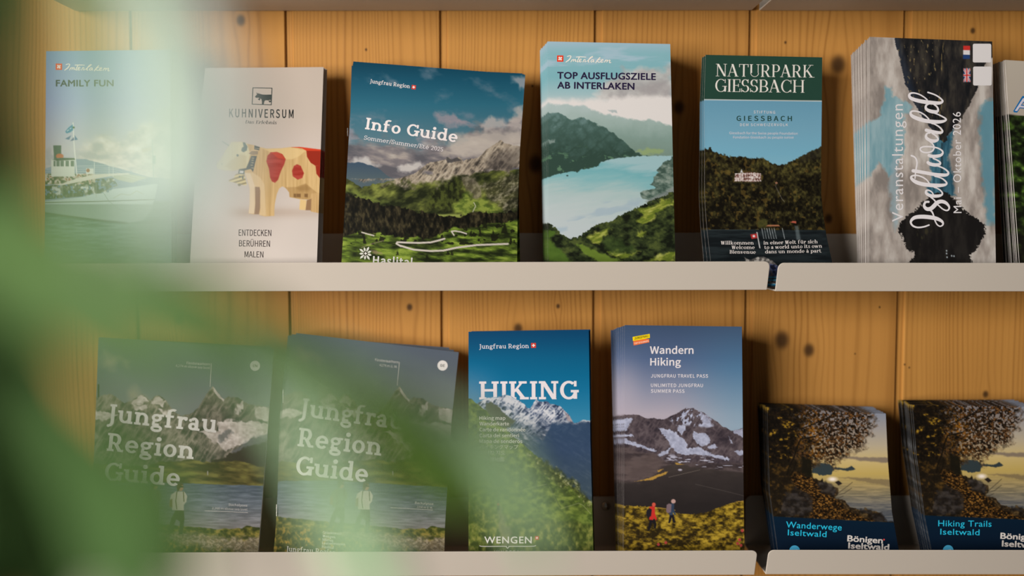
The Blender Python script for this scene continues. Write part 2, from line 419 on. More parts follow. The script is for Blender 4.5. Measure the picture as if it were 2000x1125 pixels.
        V(L, 0, 1); SB(L, 0); ST(L, 1, 1, 1 if base == 'L' else 0)
        R = L + 0.48
        if base in 'EF': H(L, R, 1 - max(h, st) / 2, max(h, st)); rect(R - thin, 0.74, R, 1); H(L, R - 0.12, 0.52, max(h, .6 * st)); rect(R - 0.12 - thin, 0.40, R - 0.12, 0.64)
        if base in 'EL': H(L, R, max(h, st) / 2, max(h, st)); rect(R - thin, 0, R, 0.27)
        adv = R
    elif base in 'BPRD':
        V(L, 0, 1); SB(L, 0, 1, 0 if base in 'BD' else 1); ST(L, 1, 1, 0)
        if base == 'D': arc(L + 0.10, 0.5, 0.50, 0.5, -90, 90, 20); H(L, L + 0.1, 1 - h / 2); H(L, L + 0.1, h / 2); adv = L + 0.60
        else:
            yb = 0.46 if base != 'P' else 0.44; r = (1 - yb + h) / 2
            arc(L + 0.22, 1 - r, 0.30, r, -90, 90, 16); H(L, L + 0.22, 1 - h / 2); H(L, L + 0.22, yb - h / 2 + h / 2); adv = L + 0.52
            if base == 'B': arc(L + 0.22, (yb + h) / 2, 0.36, (yb + h) / 2, -90, 90, 16); H(L, L + 0.22, h / 2); adv = L + 0.58
            if base == 'R': dg(L + 0.50, 0, L + 0.24, yb, 1.15 * w); rect(L + 0.42, 0, L + 0.66, st); adv = L + 0.66
    elif base in 'GC':
        arc(0.44, 0.5, 0.44, 0.515, 50, 322 if base == 'C' else 330, 26); rect(0.76 - thin / 2, 0.70, 0.76 + thin / 2, 1.0); adv = 0.82
        if base == 'G': V(0.76, 0.02, 0.46); H(0.54, 0.76 + w / 2 + sl, 0.44, max(st, h)); adv = 0.86
        else: rect(0.76 - thin / 2, 0.02, 0.76 + thin / 2, 0.2)
    elif base == 'S':
        arc(0.30, 0.735, 0.28, 0.275, 30, 270, 20); arc(0.30, 0.265, 0.30, 0.275, -150, 90, 20); rect(0.52 - thin / 2, 0.72, 0.52 + thin / 2, 1); rect(0.0, 0, thin, 0.28); adv = 0.6
    elif base == 'A':
        dg(0.36, 1, 0.06, 0, thin); dg(0.36, 1, 0.70, 0, 1.2 * w); H(0.16, 0.56, 0.33, max(h, .5 * st)); rect(-0.06, 0, 0.20, st); rect(0.54, 0, 0.86, st); adv = 0.82
    elif base == 'W':
        for x in (0, 0.40): dg(0.30 + x, 0, 0.10 + x, 1, 1.2 * w); dg(0.30 + x, 0, 0.50 + x, 1, thin)
        rect(-0.02, 1 - st, 0.24, 1); rect(0.78, 1 - st, 1.02, 1); adv = 1.0
    elif base == '2': arc(0.27, 0.70, 0.27, 0.30, -25, 165, 16); dg(0.06, 0.06, 0.44, 0.58, w); H(0, 0.54, max(h, st) / 2, max(h, st)); adv = 0.54
    elif base == '0': arc(0.29, 0.5, 0.29, 0.51, 0, 360, 26); adv = 0.58
    elif base == '5': H(0.08, 0.48, 1 - st / 2, st); rect(0.06, 0.5, 0.06 + thin, 1); arc(0.24, 0.31, 0.28, 0.31, -150, 125, 20); adv = 0.52
    elif base == '/': dg(0.0, -0.15, 0.34, 1.08, w * .8); adv = 0.36
    elif base == ' ': adv = 0.30
    elif base == '.': dot(0.1, 0.07, 0.09); adv = 0.2
    if ch == 'é': dg(0.24, X + 0.1, 0.40, X + 0.32, 0.8 * w)
    if ch == 'à': dg(0.32, X + 0.1, 0.16, X + 0.32, 0.8 * w)
    if ch in 'üö':
        c = adv / 2; dot(c - 0.13, X + 0.2, 0.09); dot(c + 0.13, X + 0.2, 0.09)
    return adv, Q

FACE = {'slab': (0.185, 0.135, 0.085, 0.125), 'slab_light': (0.115, 0.085, 0.085, 0.085), 'didone': (0.130, 0.034, 0.075, 0.030),
        'didone_wide': (0.17, 0.055, 0.08, 0.05), 'slab_mid': (0.14, 0.10, 0.085, 0.10)}
def serif_text(s, face, gap=0.085):
    w, h, sl, st = FACE[face]
    x, polys = 0.0, []
    for ch in s:
        adv, Q = serif_glyph(ch, w, h, sl, st)
        polys += [[(x + a, b) for a, b in q] for q in Q]
        x += adv + gap
    return polys
_faces = {}
def sans_face(kind):
    """the two sans faces that come with Blender itself"""
    if kind not in _faces:
        f = None
        if kind == 'sans':
            try: f = bpy.data.fonts.load(os.path.join(bpy.utils.system_resource('DATAFILES'), 'fonts', 'Noto Sans CJK Regular.woff2'))
            except Exception: f = None
        _faces[kind] = f
    return _faces[kind]
_cap = {}
def round_text(s, bold=0.0, spacing=1.0, kind='sans'):
    """outlines of a sans face, scaled to cap height 1; bold thickens every stroke"""
    cu = bpy.data.curves.new('lettering', 'FONT')
    fc = sans_face(kind)
    if fc: cu.font = fc
    cu.body = s; cu.size = 1.0; cu.resolution_u = 3; cu.space_character = spacing
    o = bpy.data.objects.new('lettering', cu); COL.objects.link(o)
    bpy.context.view_layer.update()
    me = bpy.data.meshes.new_from_object(o.evaluated_get(bpy.context.evaluated_depsgraph_get()))
    v = [(p.co.x, p.co.y) for p in me.vertices]
    f = [tuple(p.vertices) for p in me.polygons]
    bpy.data.objects.remove(o); bpy.data.curves.remove(cu); bpy.data.meshes.remove(me)
    if kind not in _cap:
        if s != 'H': round_text('H', 0, 1.0, kind)
        else: _cap[kind] = max(q[1] for q in v) - min(q[1] for q in v)
    k = _cap[kind]
    v = [(x / k, y / k) for x, y in v]
    if bold > 0:
        n = len(v); v0, f0 = v, f; v, f = [], []
        for i in range(6):
            a = math.pi * i / 3
            f += [tuple(j + i * n for j in q) for q in f0]
            v += [(x + bold * math.cos(a), y + bold * math.sin(a)) for x, y in v0]
        v, f = union(v, f)
    return v, f
from mathutils.geometry import delaunay_2d_cdt
def union(v, f):
    """overlapping outlines melted into one flat shape"""
    ed = {tuple(sorted((q[i], q[(i + 1) % len(q)]))) for q in f for i in range(len(q))}
    vo, eo, fo, *_ = delaunay_2d_cdt([Vector(p) for p in v], list(ed), [], 0, 1e-5)
    if not len(fo): return v, f
    vo = np.array([(p.x, p.y) for p in vo]); tri = np.array([tuple(q) for q in fo])
    c = vo[tri].mean(1)
    keep = np.zeros(len(tri), bool)
    va = np.array(v, float)[:, :2]
    for q in f:
        p = va[list(q)]; lo, hi = p.min(0), p.max(0)
        k = np.nonzero((c[:, 0] > lo[0]) & (c[:, 0] < hi[0]) & (c[:, 1] > lo[1]) & (c[:, 1] < hi[1]) & ~keep)[0]
        if not len(k): continue
        x, y = c[k, 0], c[k, 1]; ins = np.zeros(len(k), bool)
        for i in range(len(p)):
            (x0, y0), (x1, y1) = p[i], p[(i + 1) % len(p)]
            if y0 != y1: ins ^= ((y0 > y) != (y1 > y)) & (x < (x1 - x0) * (y - y0) / (y1 - y0) + x0)
        keep[k[ins]] = True
    return [tuple(p) for p in vo], [tuple(int(i) for i in t) for t in tri[keep]]
def smooth_path(pts, per=7):
    """Catmull-Rom through (x, y, width) points"""
    p = [np.array(q, float) for q in pts]
    p = [2 * p[0] - p[1]] + p + [2 * p[-1] - p[-2]]
    out = []
    for i in range(1, len(p) - 2):
        for k in range(per):
            t = k / per
            out.append(0.5 * (2 * p[i] + (p[i + 1] - p[i - 1]) * t + (2 * p[i - 1] - 5 * p[i] + 4 * p[i + 1] - p[i + 2]) * t * t + (3 * p[i] - p[i - 1] - 3 * p[i + 1] + p[i + 2]) * t ** 3))
    out.append(p[-2])
    return np.array(out)
def pen(pts, per=7):
    """a pen stroke as polygons"""
    c = smooth_path(pts, per)
    d = np.gradient(c[:, :2], axis=0); d /= np.maximum(np.linalg.norm(d, axis=1, keepdims=True), 1e-9)
    nrm = np.stack([-d[:, 1], d[:, 0]], 1) * (np.abs(c[:, 2:3]) / 2)
    a, b = c[:, :2] + nrm, c[:, :2] - nrm
    Q = [[tuple(a[i]), tuple(a[i + 1]), tuple(b[i + 1]), tuple(b[i])] for i in range(len(c) - 1)]
    for k in (0, -1):
        r = abs(c[k, 2]) / 2
        Q.append([(c[k, 0] + r * math.cos(2 * math.pi * i / 12), c[k, 1] + r * math.sin(2 * math.pi * i / 12)) for i in range(12)])
    return Q
# ---------------------------------------------------------------- printed pictures (colours as printed, in photo-pixel coordinates)
def _hash(ix, iy, seed):
    h = (ix.astype(np.int64) * 374761393 + iy.astype(np.int64) * 668265263 + seed * 974711) & 0xFFFFFFFF
    h = ((h ^ (h >> 13)) * 1274126177) & 0xFFFFFFFF
    h = ((h ^ (h >> 16)) * 2246822519) & 0xFFFFFFFF
    return ((h ^ (h >> 15)) & 0xFFFFFF) / float(0xFFFFFF)
def vnoise(x, y, seed):
    ix, iy = np.floor(x), np.floor(y)
    fx, fy = x - ix, y - iy
    fx = fx * fx * (3 - 2 * fx); fy = fy * fy * (3 - 2 * fy)
    a, b = _hash(ix, iy, seed), _hash(ix + 1, iy, seed)
    c, d = _hash(ix, iy + 1, seed), _hash(ix + 1, iy + 1, seed)
    return (a * (1 - fx) + b * fx) * (1 - fy) + (c * (1 - fx) + d * fx) * fy
def sstep(a, b, x):
    t = np.clip((x - a) / (b - a), 0, 1); return t * t * (3 - 2 * t)
def zc(pts, ox, oy, k):
    return [(ox + p[0] * k, oy + p[1] * k) for p in pts]
class Art:
    def __init__(a, X, Y):
        a.X, a.Y = np.asarray(X, float), np.asarray(Y, float)
        a.c = np.zeros(a.X.shape + (3,))
    def n(a, sx, sy=None, octv=4, seed=1, ang=0.0, ridge=False):
        sy = sx if sy is None else sy
        co, si = math.cos(math.radians(ang)), math.sin(math.radians(ang))
        u, v = (a.X * co + a.Y * si) / sx, (-a.X * si + a.Y * co) / sy
        s, amp, tot = 0, 1.0, 0
        for o in range(octv):
            q = vnoise(u, v, seed + 17 * o)
            if ridge: q = 1 - np.abs(2 * q - 1)
            s = s + q * amp; tot += amp; amp *= 0.55; u = u * 2.03 + 7.3; v = v * 2.03 + 3.1
        s = s / tot
        return np.clip((s - 0.5) * 1.5 + 0.5, 0, 1)
    def grad(a, stops, coord=None):
        k = a.Y if coord is None else coord
        xs = [q[0] for q in stops]
        return np.stack([np.interp(k, xs, [q[1][i] for q in stops]) for i in range(3)], -1)
    def ramp(a, f, stops): return a.grad(stops, f)
    def mix(a, m, col):
        m = np.clip(m, 0, 1)[..., None]
        a.c = a.c * (1 - m) + np.asarray(col, float) * m
    def poly(a, pts, soft=1.3, rough=0.0, rs=6.0, seed=5):
        X, Y = a.X, a.Y
        if rough:
            X = X + (a.n(rs, octv=3, seed=seed) - .5) * 2 * rough; Y = Y + (a.n(rs, octv=3, seed=seed + 50) - .5) * 2 * rough
        p = np.array(pts, float); lo, hi = p.min(0) - soft - 2, p.max(0) + soft + 2
        sel = (X > lo[0]) & (X < hi[0]) & (Y > lo[1]) & (Y < hi[1])
        out = np.zeros(X.shape)
        if not sel.any(): return out
        x, y = X[sel], Y[sel]
        ins = np.zeros(x.shape, bool); d2 = np.full(x.shape, 1e9)
        for i in range(len(p)):
            (x0, y0), (x1, y1) = p[i], p[(i + 1) % len(p)]
            if y0 != y1: ins ^= ((y0 > y) != (y1 > y)) & (x < (x1 - x0) * (y - y0) / (y1 - y0) + x0)
            dx, dy = x1 - x0, y1 - y0; L2 = dx * dx + dy * dy + 1e-12
            t = np.clip(((x - x0) * dx + (y - y0) * dy) / L2, 0, 1)
            d2 = np.minimum(d2, (x - x0 - t * dx) ** 2 + (y - y0 - t * dy) ** 2)
        sd = np.sqrt(d2) * np.where(ins, 1, -1)
        out[sel] = np.clip(0.5 + sd / soft, 0, 1)
        return out
    def below(a, pts, rough=0.0, rs=8.0, soft=1.3, seed=9, octv=4):
        xs = [q[0] for q in pts]; ys = [q[1] for q in pts]
        h = np.interp(a.X, xs, ys)
        if rough: h = h + (a.n(rs, rs, octv, seed) - .5) * 2 * rough
        return np.clip(0.5 + (a.Y - h) / soft, 0, 1)
    def line(a, pts, w, soft=1.0):
        m = np.zeros(a.X.shape)
        for (x0, y0), (x1, y1) in zip(pts[:-1], pts[1:]):
            dx, dy = x1 - x0, y1 - y0; L2 = dx * dx + dy * dy + 1e-12
            t = np.clip(((a.X - x0) * dx + (a.Y - y0) * dy) / L2, 0, 1)
            d = np.hypot(a.X - x0 - t * dx, a.Y - y0 - t * dy)
            m = np.maximum(m, np.clip(0.5 + (w / 2 - d) / soft, 0, 1))
        return m
    def oval(a, cx, cy, rx, ry, soft=1.2):
        d = np.hypot((a.X - cx) / rx, (a.Y - cy) / ry)
        return np.clip(0.5 + (1 - d) * min(rx, ry) / soft, 0, 1)
    def box(a, x0, y0, x1, y1): return a.poly([(x0, y0), (x1, y0), (x1, y1), (x0, y1)], 1.0)

def art_steamer(X, Y):
    a = Art(X, Y)
    a.c = a.grad([(98, (128, 150, 178)), (200, (150, 158, 190)), (290, (186, 178, 182)), (345, (176, 176, 182))])
    cl = a.n(46, 30, 5, 3)
    edge = np.interp(a.X, [88, 150, 200, 260, 335], [300, 290, 252, 245, 200])
    cm = sstep(-14, 26, a.Y - edge + (cl - .5) * 60)
    a.mix(cm * .9, a.ramp(a.n(24, 16, 5, 8), [(.25, (172, 164, 166)), (.6, (214, 198, 188)), (.9, (232, 220, 212))]))
    a.mix(a.below([(88, 330), (128, 316), (150, 312), (168, 311), (200, 319), (250, 334), (290, 345), (335, 350)], 2, 20), (128, 138, 156))
    # water
    wat = a.grad([(395, (84, 104, 96)), (450, (104, 130, 122)), (565, (92, 120, 112))])
    wm = a.below([(88, 398), (335, 392)])
    a.mix(wm, wat + (a.n(26, 3.2, 4, 12) - .5)[..., None] * 62)
    # hull
    hull = zc([(60, 860), (670, 790), (860, 740), (1150, 660), (1500, 625), (1850, 575), (1900, 580), (1880, 700), (1800, 1010), (1650, 1180), (1400, 1215), (900, 1160), (400, 1100), (60, 1050)], 80, 290, .12)
    a.mix(a.poly(hull), a.grad([(360, (188, 196, 196)), (398, (176, 186, 182)), (400, (128, 140, 134)), (436, (150, 164, 158))]))
    a.mix(a.line(zc([(60, 880), (1000, 860), (1870, 830)], 80, 290, .12), 1.6), (84, 84, 76))
    a.mix(a.line(zc([(60, 1050), (400, 1100), (900, 1165), (1400, 1215)], 80, 290, .12), 3, 3), (66, 76, 68))
    a.mix(a.line(zc([(1030, 740), (1100, 850), (1250, 980), (1380, 1025), (1550, 1015), (1700, 930)], 80, 290, .12), .9), (110, 120, 114))
    a.mix(a.line(zc([(1180, 810), (1300, 740), (1450, 760), (1560, 690), (1660, 740)], 80, 290, .12), .9) * .7, (150, 138, 96))
    # lower deck crowd
    deck = zc([(60, 610), (400, 575), (900, 500), (1180, 480), (1250, 600), (1180, 640), (1100, 715), (860, 740), (670, 780), (60, 830)], 80, 290, .12)
    dn = a.n(7, 8, 3, 21)
    a.mix(a.poly(deck), a.ramp(dn, [(.2, (34, 30, 24)), (.5, (70, 60, 48)), (.68, (118, 112, 98)), (.85, (190, 190, 186))]))
    a.mix(a.poly(deck) * (a.n(5, 5, 2, 44) > .72), (96, 112, 140))
    for x in (205, 350, 520, 735, 900): a.mix(a.line(zc([(x, 560), (x, 800)], 80, 290, .12), 1), (150, 150, 140))
    # upper deck crowd
    up = a.box(88, 339, 186, 360); un = a.n(4.5, 5, 2, 31)
    a.mix(up, a.ramp(un, [(.2, (50, 46, 36)), (.45, (104, 88, 66)), (.6, (170, 150, 130)), (.75, (206, 200, 190)), (.9, (150, 90, 70))]))
    a.mix(a.poly(zc([(200, 585), (350, 570), (600, 480), (900, 420), (1200, 405), (1420, 400), (1450, 420), (1140, 450), (850, 500), (500, 570), (330, 600)], 80, 290, .12)), (206, 196, 182))
    a.mix(a.poly(zc([(1140, 450), (1450, 420), (1750, 470), (1480, 560), (1250, 510)], 80, 290, .12)), (170, 168, 150))
    # railings
    for y0, y1 in ((285, 275), (305, 320), (340, 345), (375, 380), (410, 415)): a.mix(a.line(zc([(60, y0 + 40), (600, y0), (1200, y1), (1700, y1 + 120)], 80, 290, .12), .8) * .75, (196, 198, 196))
    a.mix(a.box(168, 329, 183, 340), (208, 206, 198)); a.mix(a.oval(172, 333, 3.4, 3.6), (150, 66, 48)); a.mix(a.oval(142.5, 333.5, 3.2, 3.2), (140, 64, 48))
    for x in (184.5, 213, 221): a.mix(a.line([(x, 318), (x, 345)], 1.1), (206, 206, 200))
    # wheelhouse, funnel
    a.mix(a.poly([(104, 284), (119.5, 284), (119.5, 306), (105.5, 312)]), (66, 76, 72))
    a.mix(a.box(100, 311, 146, 345), (204, 202, 190)); a.mix(a.poly([(102, 312), (118, 308), (146, 309), (147, 312), (112, 314)]), (60, 66, 58))
    for x in (104.5, 110, 118, 128, 138): a.mix(a.box(x, 314, x + (4 if x < 110 else 6.5), 325), (92, 100, 92))
    a.mix(a.oval(116.5, 305, 7.5, 5) * (a.Y < 308), (182, 88, 56))
    # masts and flags
    a.mix(a.line([(142.6, 240), (144.5, 280), (150, 341)], 2.0), (218, 214, 206))
    a.mix(a.poly([(142, 243), (134, 249), (128, 256), (128.3, 259), (131, 260.4), (138, 258), (143, 254)]), (42, 112, 150)); a.mix(a.line([(131, 256), (139, 250)], 1.4) * (a.n(2.4, 2.4, 1, 3) > .45), (200, 206, 206))
    a.mix(a.poly([(139, 264.5), (127, 271), (135, 273)]), (70, 90, 134)); a.mix(a.poly([(137, 275.5), (144, 268), (144.5, 274)]), (70, 76, 124)); a.mix(a.poly([(146, 264), (152, 272.6), (146, 274)]), (62, 92, 140))
    a.mix(a.oval(144, 249, 2, 2), (54, 74, 40))
    a.mix(a.line([(297.5, 272), (300, 348)], 1.6), (150, 166, 164)); a.mix(a.poly([(296, 286), (277, 291), (279, 298), (296, 294)]), (196, 176, 160)); a.mix(a.box(298, 304, 304, 320), (128, 146, 142))
    return a.c

def art_cow(X, Y):
    a = Art(X, Y)
    a.c = a.grad([(130, (190, 172, 157)), (226, (193, 175, 160)), (300, (202, 184, 172)), (420, (202, 186, 174)), (565, (208, 193, 182))])
    Z = lambda p: zc(p, 405, 265, .12)
    sh = np.exp(-((a.Y - 415) / 10.0) ** 2) * sstep(430, 480, a.X) * (.9 - .3 * sstep(520, 620, a.X))
    a.mix(sh * .5, (168, 140, 118))
    body = Z([(345, 165), (390, 105), (560, 100), (640, 130), (760, 155), (850, 185), (960, 210), (1200, 205), (1360, 185), (1500, 190), (1950, 235), (1950, 1260), (1800, 1257), (1680, 1232), (1690, 1030), (1640, 1040), (1500, 1030), (1340, 1000), (1330, 920), (1270, 850), (1220, 825), (1170, 860), (1130, 950), (1100, 1100), (1090, 1200), (1090, 1305), (940, 1314), (840, 1290), (855, 1270), (760, 1280), (670, 1265), (690, 1100), (690, 860), (660, 760), (610, 610), (600, 555), (520, 550), (420, 570), (280, 562), (170, 540), (145, 490), (150, 455), (220, 370), (290, 250)])
    grain = (a.n(2.2, 60, 3, 4) - .5)[..., None] * 26
    bm = a.poly(body)
    a.mix(bm, np.array((204, 166, 112)) + grain)
    hd = a.poly(Z([(345, 165), (390, 105), (560, 100), (640, 130), (700, 300), (640, 520), (420, 570), (280, 562), (170, 540), (145, 490), (150, 455), (220, 370)]))
    a.mix(hd * bm, np.array((218, 202, 158)) + grain * .5)
    a.mix(a.poly(Z([(530, 300), (640, 330), (640, 520), (420, 570), (280, 500), (380, 400)]), 3) * bm * .55, (196, 172, 124))
    a.mix(a.poly(Z([(850, 190), (960, 215), (1360, 190), (1600, 240), (1500, 330), (1380, 385), (1270, 385), (1000, 255)]), 2) * bm * .8, (222, 188, 132))
    a.mix(a.poly(Z([(610, 600), (740, 600), (860, 680), (930, 800), (960, 1310), (840, 1290), (860, 1240), (855, 850), (690, 830)]), 2) * bm * .7, (222, 190, 146))
    a.mix(a.poly(Z([(610, 600), (700, 620), (775, 830), (775, 1270), (670, 1265), (690, 860)]), 1.5) * bm * .8, (226, 200, 168))
    a.mix(a.poly(Z([(775, 832), (850, 835), (860, 900), (858, 1180), (838, 1280), (762, 1278), (780, 1100)])), np.array((150, 116, 88)) + grain * .4)
    ud = a.poly(Z([(1270, 840), (1450, 835), (1600, 780), (1700, 860), (1790, 930), (1690, 950), (1680, 1020), (1640, 1040), (1500, 1030), (1340, 1000), (1330, 920)]), 2)
    a.mix(ud * .75, np.array((172, 134, 84)) + grain * .5)
    a.mix(a.poly(Z([(1450, 850), (1600, 790), (1680, 860), (1640, 900), (1500, 900)]), 6) * .5, (140, 104, 60))
    for x, w in ((1405, 40), (1450, 70), (1580, 55)): a.mix(a.poly(Z([(x, 945), (x + w, 945), (x + w, 1005), (x, 1000)]), 2), (128, 94, 58))
    a.mix(a.poly(Z([(1510, 1035), (1615, 1050), (1600, 1212), (1495, 1204)])), (218, 182, 126))
    a.mix(a.poly(Z([(1618, 1050), (1700, 1020), (1690, 1215), (1598, 1214)])), (146, 110, 78))
    a.mix(a.poly(Z([(1690, 930), (1950, 930), (1950, 1260), (1800, 1257), (1680, 1232)])) * .6, np.array((186, 146, 96)) + grain)
    red = np.array((166, 58, 46)) + (a.n(20, 2.4, 3, 9) - .5)[..., None] * 26
    a.mix(a.poly(Z([(1030, 270), (1130, 265), (1220, 300), (1275, 385), (1250, 470), (1200, 570), (1150, 720), (1100, 768), (1050, 745), (1020, 680), (1000, 530), (960, 420), (975, 330)])), red)
    a.mix(a.poly(Z([(1030, 270), (1130, 265), (1220, 300), (1275, 385), (1150, 365)])), (188, 62, 40))
    a.mix(a.poly(Z([(1460, 465), (1520, 490), (1545, 550), (1573, 610), (1545, 690), (1470, 716), (1390, 660), (1378, 570), (1410, 490)])), red)
    a.mix(a.poly(Z([(1610, 240), (1950, 232), (1950, 480), (1760, 490), (1680, 440), (1620, 340)])), (150, 44, 28))
    a.mix(a.poly(Z([(1360, 185), (1500, 182), (1950, 238), (1950, 250), (1610, 245), (1540, 205)])), (206, 64, 38))
    a.mix(a.poly(Z([(1760, 490), (1950, 470), (1950, 690), (1830, 690), (1775, 620)])), (150, 44, 28))
    g = (84, 100, 94)
    a.mix(a.poly(Z([(575, 110), (610, 110), (652, 180), (640, 240), (585, 270), (550, 245), (562, 195), (590, 180)])), g)
    a.mix(a.line(Z([(240, 93), (345, 160)]), 1.8), (96, 116, 106)); a.mix(a.oval(*Z([(490, 320)])[0], 2.2, 2.4), (84, 96, 90))
    for q in ((150, 455), (235, 462)): a.mix(a.oval(*Z([q])[0], 1, 1.2), (120, 124, 104))
    a.mix(a.poly(Z([(670, 290), (720, 245), (825, 250), (822, 305), (740, 315)])), (150, 122, 92)); a.mix(a.line(Z([(670, 285), (720, 240), (825, 240)]), 1.2), (222, 190, 150))
    col = (64, 66, 66)
    a.mix(a.poly(Z([(765, 158), (852, 185), (840, 238), (762, 222)])), col); a.mix(a.line(Z([(775, 205), (840, 208)]), 1.2), (170, 150, 120))
    a.mix(a.poly(Z([(715, 330), (805, 330), (770, 470), (742, 590), (705, 540), (600, 566), (510, 566), (520, 545), (630, 528)])), col)
    for q in ((740, 365), (735, 400), (735, 440), (722, 480), (735, 525)): a.mix(a.oval(*Z([q])[0], 2.6, 1.0), (176, 160, 128))
    a.mix(a.poly(Z([(512, 550), (606, 562), (600, 632), (498, 620)])), (84, 88, 78)); a.mix(a.poly(Z([(530, 568), (590, 574), (582, 612), (520, 606)])), (216, 206, 198))
    bell = Z([(480, 622), (600, 632), (615, 690), (642, 800), (600, 808), (345, 740), (352, 722), (430, 690), (450, 640)])
    a.mix(a.poly(bell), a.ramp(np.abs(np.sin((a.X * .3 + a.Y) * .42)), [(0, (104, 84, 44)), (.5, (176, 142, 74)), (1, (226, 204, 142))]))
    a.mix(a.oval(*Z([(520, 798)])[0], 3.2, 2.6), (128, 110, 70)); a.mix(a.oval(*Z([(525, 668)])[0], 2, 2), (70, 70, 60)); a.mix(a.oval(*Z([(575, 680)])[0], 1.6, 3), (70, 76, 70))
    return a.c

def art_info(X, Y):
    a = Art(X, Y)
    a.c = a.grad([(118, (12, 56, 74)), (160, (26, 78, 98)), (205, (44, 98, 116)), (270, (82, 112, 122)), (320, (112, 112, 114))])
    Z4 = lambda p: zc(p, 650, 80, .225); Z5 = lambda p: zc(p, 650, 290, .225)
    c1 = a.n(60, 34, 5, 3, 12)
    a.mix(sstep(.55, .95, c1) * .5, (128, 128, 138))
    a.mix(sstep(.5, .8, a.n(40, 22, 5, 77)) * sstep(215, 250, a.Y) * .55, (158, 138, 142))
    a.mix(sstep(-12, 14, a.Y - (np.interp(a.X, [670, 740, 830, 900, 940, 1030], [268, 276, 290, 262, 258, 205]) + (a.n(30, 20, 4, 14) - .5) * 40)) * .93,
          a.ramp(a.n(50, 16, 5, 5, 8), [(.2, (86, 82, 86)), (.5, (120, 110, 110)), (.75, (160, 146, 136)), (.95, (192, 180, 168))]))
    a.mix(a.poly(Z4([(1010, 940), (1090, 800), (1250, 790), (1450, 770), (1640, 760), (1640, 900), (1500, 930), (1300, 1000), (1100, 1010)]), 14, 8, 18) * .8, (182, 168, 156))
    a.mix(a.poly(Z4([(1290, 740), (1390, 665), (1500, 720), (1560, 640), (1660, 560), (1660, 780), (1300, 770)]), 9, 7, 14) * .75, (180, 166, 158))
    a.mix(a.poly(Z4([(1560, 310), (1690, 290), (1690, 420), (1620, 420), (1580, 370)]), 9, 6, 14) * .7, (170, 160, 160))
    a.mix(a.poly(Z4([(880, 640), (960, 625), (1060, 650), (1170, 720), (1100, 735), (900, 710)]), 7, 5, 12) * .6, (172, 142, 144))
    a.mix(a.poly(Z4([(180, 1010), (300, 1010), (400, 1090), (250, 1110), (120, 1080)]), 8, 6, 14) * .8, (188, 180, 174))
    a.mix(a.poly(Z5([(560, 180), (640, 120), (760, 130), (800, 160), (640, 225)]), 6, 5, 12) * .8, (196, 186, 178))
    a.mix(a.below([(670, 318), (700, 317), (724, 322), (742, 330), (758, 344), (1030, 420)], 1.5, 10), a.grad([(318, (58, 74, 90)), (350, (76, 88, 92))]))
    # green valley sides
    gv = a.ramp(a.n(26, 12, 5, 31, -24), [(.2, (30, 34, 18)), (.45, (60, 64, 32)), (.65, (88, 92, 42)), (.9, (128, 132, 62))])
    a.mix(a.below([(660, 345), (680, 350), (706, 366), (730, 360), (790, 346), (840, 340), (1030, 330)], 3, 10), gv)
    # rock wall
    rock = a.ramp(a.n(16, 5, 5, 41, -52, ridge=True) * .55 + a.n(44, 30, 4, 43) * .45, [(.22, (52, 46, 42)), (.45, (98, 88, 78)), (.62, (146, 130, 112)), (.85, (182, 166, 146))])
    sil = Z5([(560, 262), (700, 222), (760, 180), (830, 125), (900, 108), (980, 96), (988, 78), (1010, 76), (1040, 96), (1085, 74), (1115, 84), (1130, 110), (1160, 96), (1200, 90), (1250, 84), (1290, 58), (1310, 30), (1340, 4), (1380, -20), (1440, -60), (1462, -72), (1490, -50), (1560, -28), (1640, -20)])
    lowr = np.interp(a.X, [776, 820, 870, 900, 940, 1030], [346, 350, 346, 344, 336, 322])
    rm = a.below(sil, 1.2, 5) * (1 - sstep(-8, 12, a.Y - lowr + (a.n(22, 16, 4, 51) - .5) * 44))
    a.mix(rm, rock)
    a.mix(a.poly(Z5([(980, 100), (990, 76), (1040, 96), (1085, 74), (1125, 106), (1060, 120), (1000, 130)]), 2, 2, 6) * .8, (58, 56, 58))
    a.mix(a.poly(Z5([(1360, 60), (1640, -30), (1640, 190), (1400, 190), (1300, 130)]), 20, 8, 20) * rm * .55, (74, 66, 62))
    # scree and rocky slope on the right
    sc = a.poly(Z5([(1110, 240), (1200, 250), (1300, 340), (1290, 420), (1230, 450), (1180, 400)]), 4, 4, 10)
    a.mix(sc * .8, a.ramp(a.n(9, 5, 4, 61, -60), [(.3, (84, 76, 60)), (.7, (136, 124, 104))]))
    a.mix(a.poly(Z5([(1290, 330), (1640, 200), (1640, 540), (1480, 540), (1380, 470)]), 10, 8, 16) * .75, a.ramp(a.n(7, 4, 4, 63, -35), [(.3, (44, 42, 30)), (.55, (84, 78, 60)), (.85, (150, 138, 118))]))
    a.mix(a.poly(Z5([(800, 420), (960, 290), (1090, 250), (1170, 420), (1060, 520), (960, 560), (820, 540)]), 10, 8, 16) * .7, a.ramp(a.n(6, 8, 4, 65), [(.3, (24, 26, 14)), (.7, (74, 80, 34))]))
    a.mix(a.poly(Z5([(1040, 470), (1180, 380), (1210, 460), (1300, 440), (1420, 500), (1460, 550), (1240, 570), (1060, 560)]), 8, 6, 14) * .9, a.ramp(a.n(10, 6, 4, 67), [(.3, (84, 100, 38)), (.7, (138, 148, 62))]))
    a.mix(a.poly(Z5([(120, 340), (220, 370), (380, 440), (480, 480), (380, 480), (200, 410)]), 8, 5, 12) * .7, (122, 132, 58))
    a.mix(a.line(Z5([(1225, 470), (1240, 500), (1215, 550)]), 1.6) * .8, (196, 186, 170))
    a.mix(a.poly(Z5([(910, 572), (1110, 570), (1120, 600), (930, 596)]), 3) * .9, (142, 148, 74))
